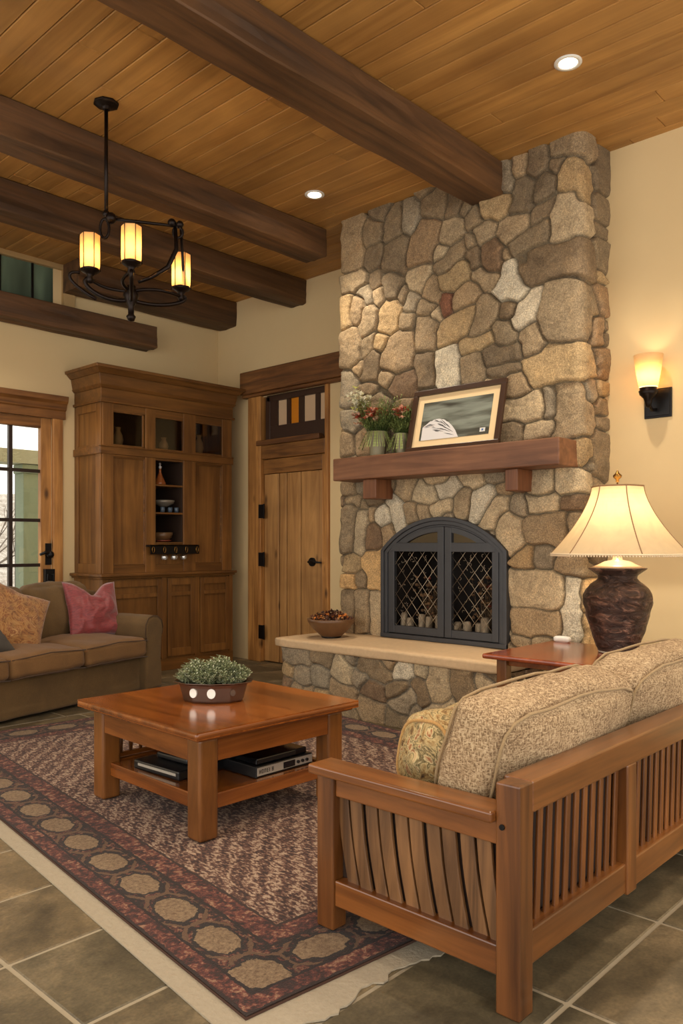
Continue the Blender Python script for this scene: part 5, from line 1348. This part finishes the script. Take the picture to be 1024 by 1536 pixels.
# ------------------------------------------------------------ wall sconce
sy0, sy1 = atX(1008, 600, XA).y, atX(967, 600, XA).y
sc = thing('wall_sconce', 'black iron wall sconce with an amber glass shade on the wall at right', 'wall light', (XA, (sy0+sy1)/2+.01, 2.24)); o = sc.location
pz0_, pz1_ = atX(987, 627, XA).z, atX(987, 583, XA).z
MB().box(XA-.014, XA-.001, sy0, sy1, pz0_, pz1_).box(XA-.02, XA-.013, sy0+.012, sy1-.012, pz0_+.012, pz1_-.012).build('wall_plate', M['black'], sc, bevel=.003, off=o)
s_c = atX(972, 560, 5.24); cz0 = atX(972, 582, 5.24).z; cz1 = atX(972, 533, 5.24).z
MB().tube([(XA-.015, (sy0+sy1)/2+.01, 2.20), (5.30, s_c.y, 2.19), (5.24, s_c.y, 2.23), (5.24, s_c.y, cz0-.03)], .011, 8).lathe([(.0,-.13),(.016,-.125),(.022,-.10),(.03,-.07),(.055,-.045),(.062,-.02),(.052,-.012),(.058,0),(.05,.004),(0,.004)], c=(5.24, s_c.y, cz0), seg=20).build('holder', M['iron'], sc, off=o)
for k in range(5):
    pass
ambs = shade_mat('amber_alabaster', srgb(250,222,172), trans=.6)
MB().lathe([(.058,0),(.062,.02),(.078,(cz1-cz0)*.5),(.094,cz1-cz0),(.090,cz1-cz0),(.074,(cz1-cz0)*.5),(.056,.01)], c=(5.24, s_c.y, cz0), seg=28, cap=False).build('glass_shade', ambs, sc, off=o)
b_ = bulb(sc, (5.24-o.x, s_c.y-o.y, cz0+.08-o.z), 2.6, (1,.83,.60), .03)
# ------------------------------------------------------------ chandelier
FW = Vector((SA, CA, 0)); RT = Vector((CA, -SA, 0))
C0 = Vector((2.63, 4.46, 0))
ch = thing('chandelier', 'black wrought iron chandelier with amber glass shades hanging from the ceiling', 'chandelier', (C0.x, C0.y, CEIL))
o = Vector((C0.x, C0.y, CEIL))
def W(l, d, z): return Vector((C0.x, C0.y, 0)) + RT*l + FW*d + Vector((0,0,z))
ir = M['iron']
MB().lathe([(0,0),(.078,0),(.080,-.012),(.060,-.020),(.030,-.030),(.022,-.045),(0,-.048)], seg=8).build('canopy', ir, ch, bevel=.003)
MB().tube([(0,0,-.03),(0,0,3.36-CEIL)], .012, 10).build('rod', ir, ch)
mb = MB(); z_ = 3.33
mb.sphere(W(.03, 0, 3.33), .035, 14); mb.sphere(W(0,0,3.355), .024, 12)
mb.tube([W(-.01+.028*math.cos(a), 0, 3.265+.06*math.sin(a)) for a in np.linspace(0, 2*PI, 21)[:-1]], .009, 8, closed=True); mb.build('scroll_ring', ir, ch, off=o)
mb = MB().tube([W(.0,0,3.33), W(.2,.02,3.315), W(.43,.05,3.30)], .010, 8)
mb.tube([W(.437,.05,3.26+.0)+Vector((0,0,.035*math.sin(a)))+RT*.03*math.cos(a) for a in np.linspace(0, 2*PI, 17)[:-1]], .009, 8, closed=True)
mb.sphere(W(.40,.05,3.32), .028, 12); mb.sphere(W(.45,.05,3.31), .024, 12); mb.build('crossbar', ir, ch, off=o)
# double drop with a leaf bracket at right
mb = MB().tube([W(.455,.05,3.31), W(.458,.10,3.1), W(.455,.14,2.95)], .009, 8)
mb.tube([W(.42,.05,3.30), W(.43,.04,3.15), W(.38,.02,3.03), W(.28,.0,2.96), W(.20,0,2.93)], [.011,.015,.016,.013,.010], 8)
mb.build('drop_bars', ir, ch, off=o)
hub = W(.155, 0, 2.84)
MB().lathe([(0,.07),(.03,.065),(.034,.04),(.05,.01),(.036,-.03),(.02,-.06),(.018,-.11),(.03,-.125),(.02,-.15),(0,-.155)], c=hub, seg=16).build('hub', ir, ch, off=o)
cups = [(-.085, -.05, 2.98), (.215, -.22, 2.965), (.435, .16, 2.935)]
for i, (l, d, z_) in enumerate(cups):
    c_ = W(l, d, z_); dirv = (c_-hub); dirv.z = 0
    mb = MB(); m1 = hub+dirv*.4+Vector((0,0,-.045)); m2 = hub+dirv*.85+Vector((0,0,-.03)); m3 = c_+dirv.normalized()*.035+Vector((0,0,-.05))
    def bez(P, n=14):
        out = []
        for k in range(n+1):
            t_ = k/n; Q = list(P)
            while len(Q) > 1: Q = [a.lerp(b, t_) for a, b in zip(Q, Q[1:])]
            out.append(Q[0])
        return out
    mb.tube(bez([hub+Vector((0,0,-.02)), m1, m2, m3+dirv.normalized()*.06, c_+Vector((0,0,-.04))]), .013, 8)
    sd = dirv.cross(Vector((0,0,1))).normalized()
    mb.tube(bez([hub+Vector((0,0,.03)), hub+dirv*.3+sd*.07+Vector((0,0,.06)), hub+dirv*.7+sd*.07+Vector((0,0,.05)), c_+Vector((0,0,-.045))]), .011, 8)
    if i == 0: mb.tube(bez([m2, c_+dirv.normalized()*.16+Vector((0,0,-.06)), c_+dirv.normalized()*.15+Vector((0,0,.0)), c_+dirv.normalized()*.06+Vector((0,0,-.01))]), [.010]*15, 8)
    mb.build('arm', ir, ch, off=o)
    # candle cup: leafy
    mb = MB().lathe([(0,-.075),(.016,-.07),(.024,-.05),(.016,-.03),(.03,-.012),(.056,0),(.062,.012),(.05,.010),(0,.008)], c=c_, seg=14)
    for v_ in mb.bm.verts: v_.co += Vector(mnoise.noise_vector(v_.co*40))*.005
    cu = mb.build('candle_cup', ir, ch, off=o)
    hgt = .225; r_ = .060
    mb = MB().lathe([(r_*.92,.012),(r_,.03),(r_*1.02,hgt*.6),(r_,hgt),(r_*.94,hgt),(r_*.95,hgt*.5),(r_*.88,.02)], c=c_, seg=6, smooth=False, rot=.4+i, cap=False)
    mb.build('glass_shade', ambs, cu, off=o)
    mb = MB()
    for k in range(6):
        a = .4+i+2*PI*k/6
        mb.tube([c_+Vector((math.cos(a)*(r_+.002), math.sin(a)*(r_+.002), .0)), c_+Vector((math.cos(a)*(r_+.003), math.sin(a)*(r_+.003), hgt+.002))], .0028, 5)
    mb.build('shade_ribs', ir, cu, off=o)
    b_ = bulb(ch, c_+Vector((0,0,.085))-o, 2.0, (1,.78,.52), .022)
# ------------------------------------------------------------ outside the glazed door
gm_ = plain('grey_green_post', srgb(126,140,118), .7, nz=.1, nscale=4)
pp1 = atY(42, 750, 8.9)
pt = MB().box(-.09,.09,-.09,.09,0,2.1).box(-.12,.12,-.12,.12,2.1,2.2).box(-.10,-.085,-.1,.1,0,2.1).build('porch_post', gm_, bevel=.01); pt.location = (pp1.x, 8.9, 0); tag(pt, 'grey-green porch post seen through the glazed door', 'post')
MB_ = MB().box(-3, 6.0, 8.75, 9.05, 2.205, 2.36).build('porch_beam', plain('pale_porch_beam', srgb(160,160,138), .7)); tag(MB_, 'pale porch beam across the top of the glazed door view', 'beam')
pq = atY(29, 750, 9.6)
tag(MB().box(pq.x-.04, pq.x+.04, 9.56, 9.64, 0, 2.3).build('porch_pole', plain('dark_pole', srgb(92,96,84), .7)), 'thin dark pole behind the porch post outside', 'post')
dk_ = struct(MB().box(-4, 6.0, 7.57, 10.5, -.12, -.02).build('ground', plain('porch_floor', srgb(150,146,134), .8, nz=.15)), 'pale porch floor outside the glazed door')
hl = NT('winter_hillside'); v = hl.coord((1,1,.5)); f = hl.noise(v, 5, 8, .75, 1.2); hl.color(hl.ramp(f, [(.35, srgb(128,116,104)), (.5, srgb(176,166,156)), (.65, srgb(216,210,204))])); hl.set(Roughness=.95)
mb = MB().grid(lambda u, v_: Vector((-8+20*u, 12+6*v_, -.2+2.6*v_+.35*mnoise.noise(Vector((u*14, v_*6, 0))))), 60, 24)
struct(mb.build('hillside', hl.m), 'pale brown winter hillside outside')
br = plain('bare_branch', srgb(120,108,98), .9)
for i in range(2):
    x_ = 4.7+i*2.2; t_ = MB(); r3 = random.Random(40+i)
    def grow(p, d, L, r_, n_):
        q = p + d*L; t_.tube([p, p.lerp(q, .5)+Vector((r3.uniform(-.03,.03), 0, 0)), q], [r_, r_*.85, r_*.7], 5)
        if n_:
            for _ in range(3): grow(q, (d+Vector((r3.uniform(-.7,.7), r3.uniform(-.7,.7), r3.uniform(-.1,.4)))).normalized(), L*.72, r_*.62, n_-1)
    grow(Vector((0,0,0)), Vector((0,0,1)), .75, .035, 4)
    ob = t_.build('bare_shrub', br); ob.location = (x_, 11.6+.2*(i % 2), -.2); tag(ob, 'bare winter shrub outside beyond the porch, the %s one' % ('left','right')[i], 'shrub', 'bare shrubs outside')
# ------------------------------------------------------------ world
wd = bpy.data.worlds.new('world'); S.world = wd; wd.use_nodes = True
bg = wd.node_tree.nodes['Background']; bg.inputs[0].default_value = (1.0, .95, .88, 1); bg.inputs[1].default_value = WORLD
S.view_settings.exposure = EXPO
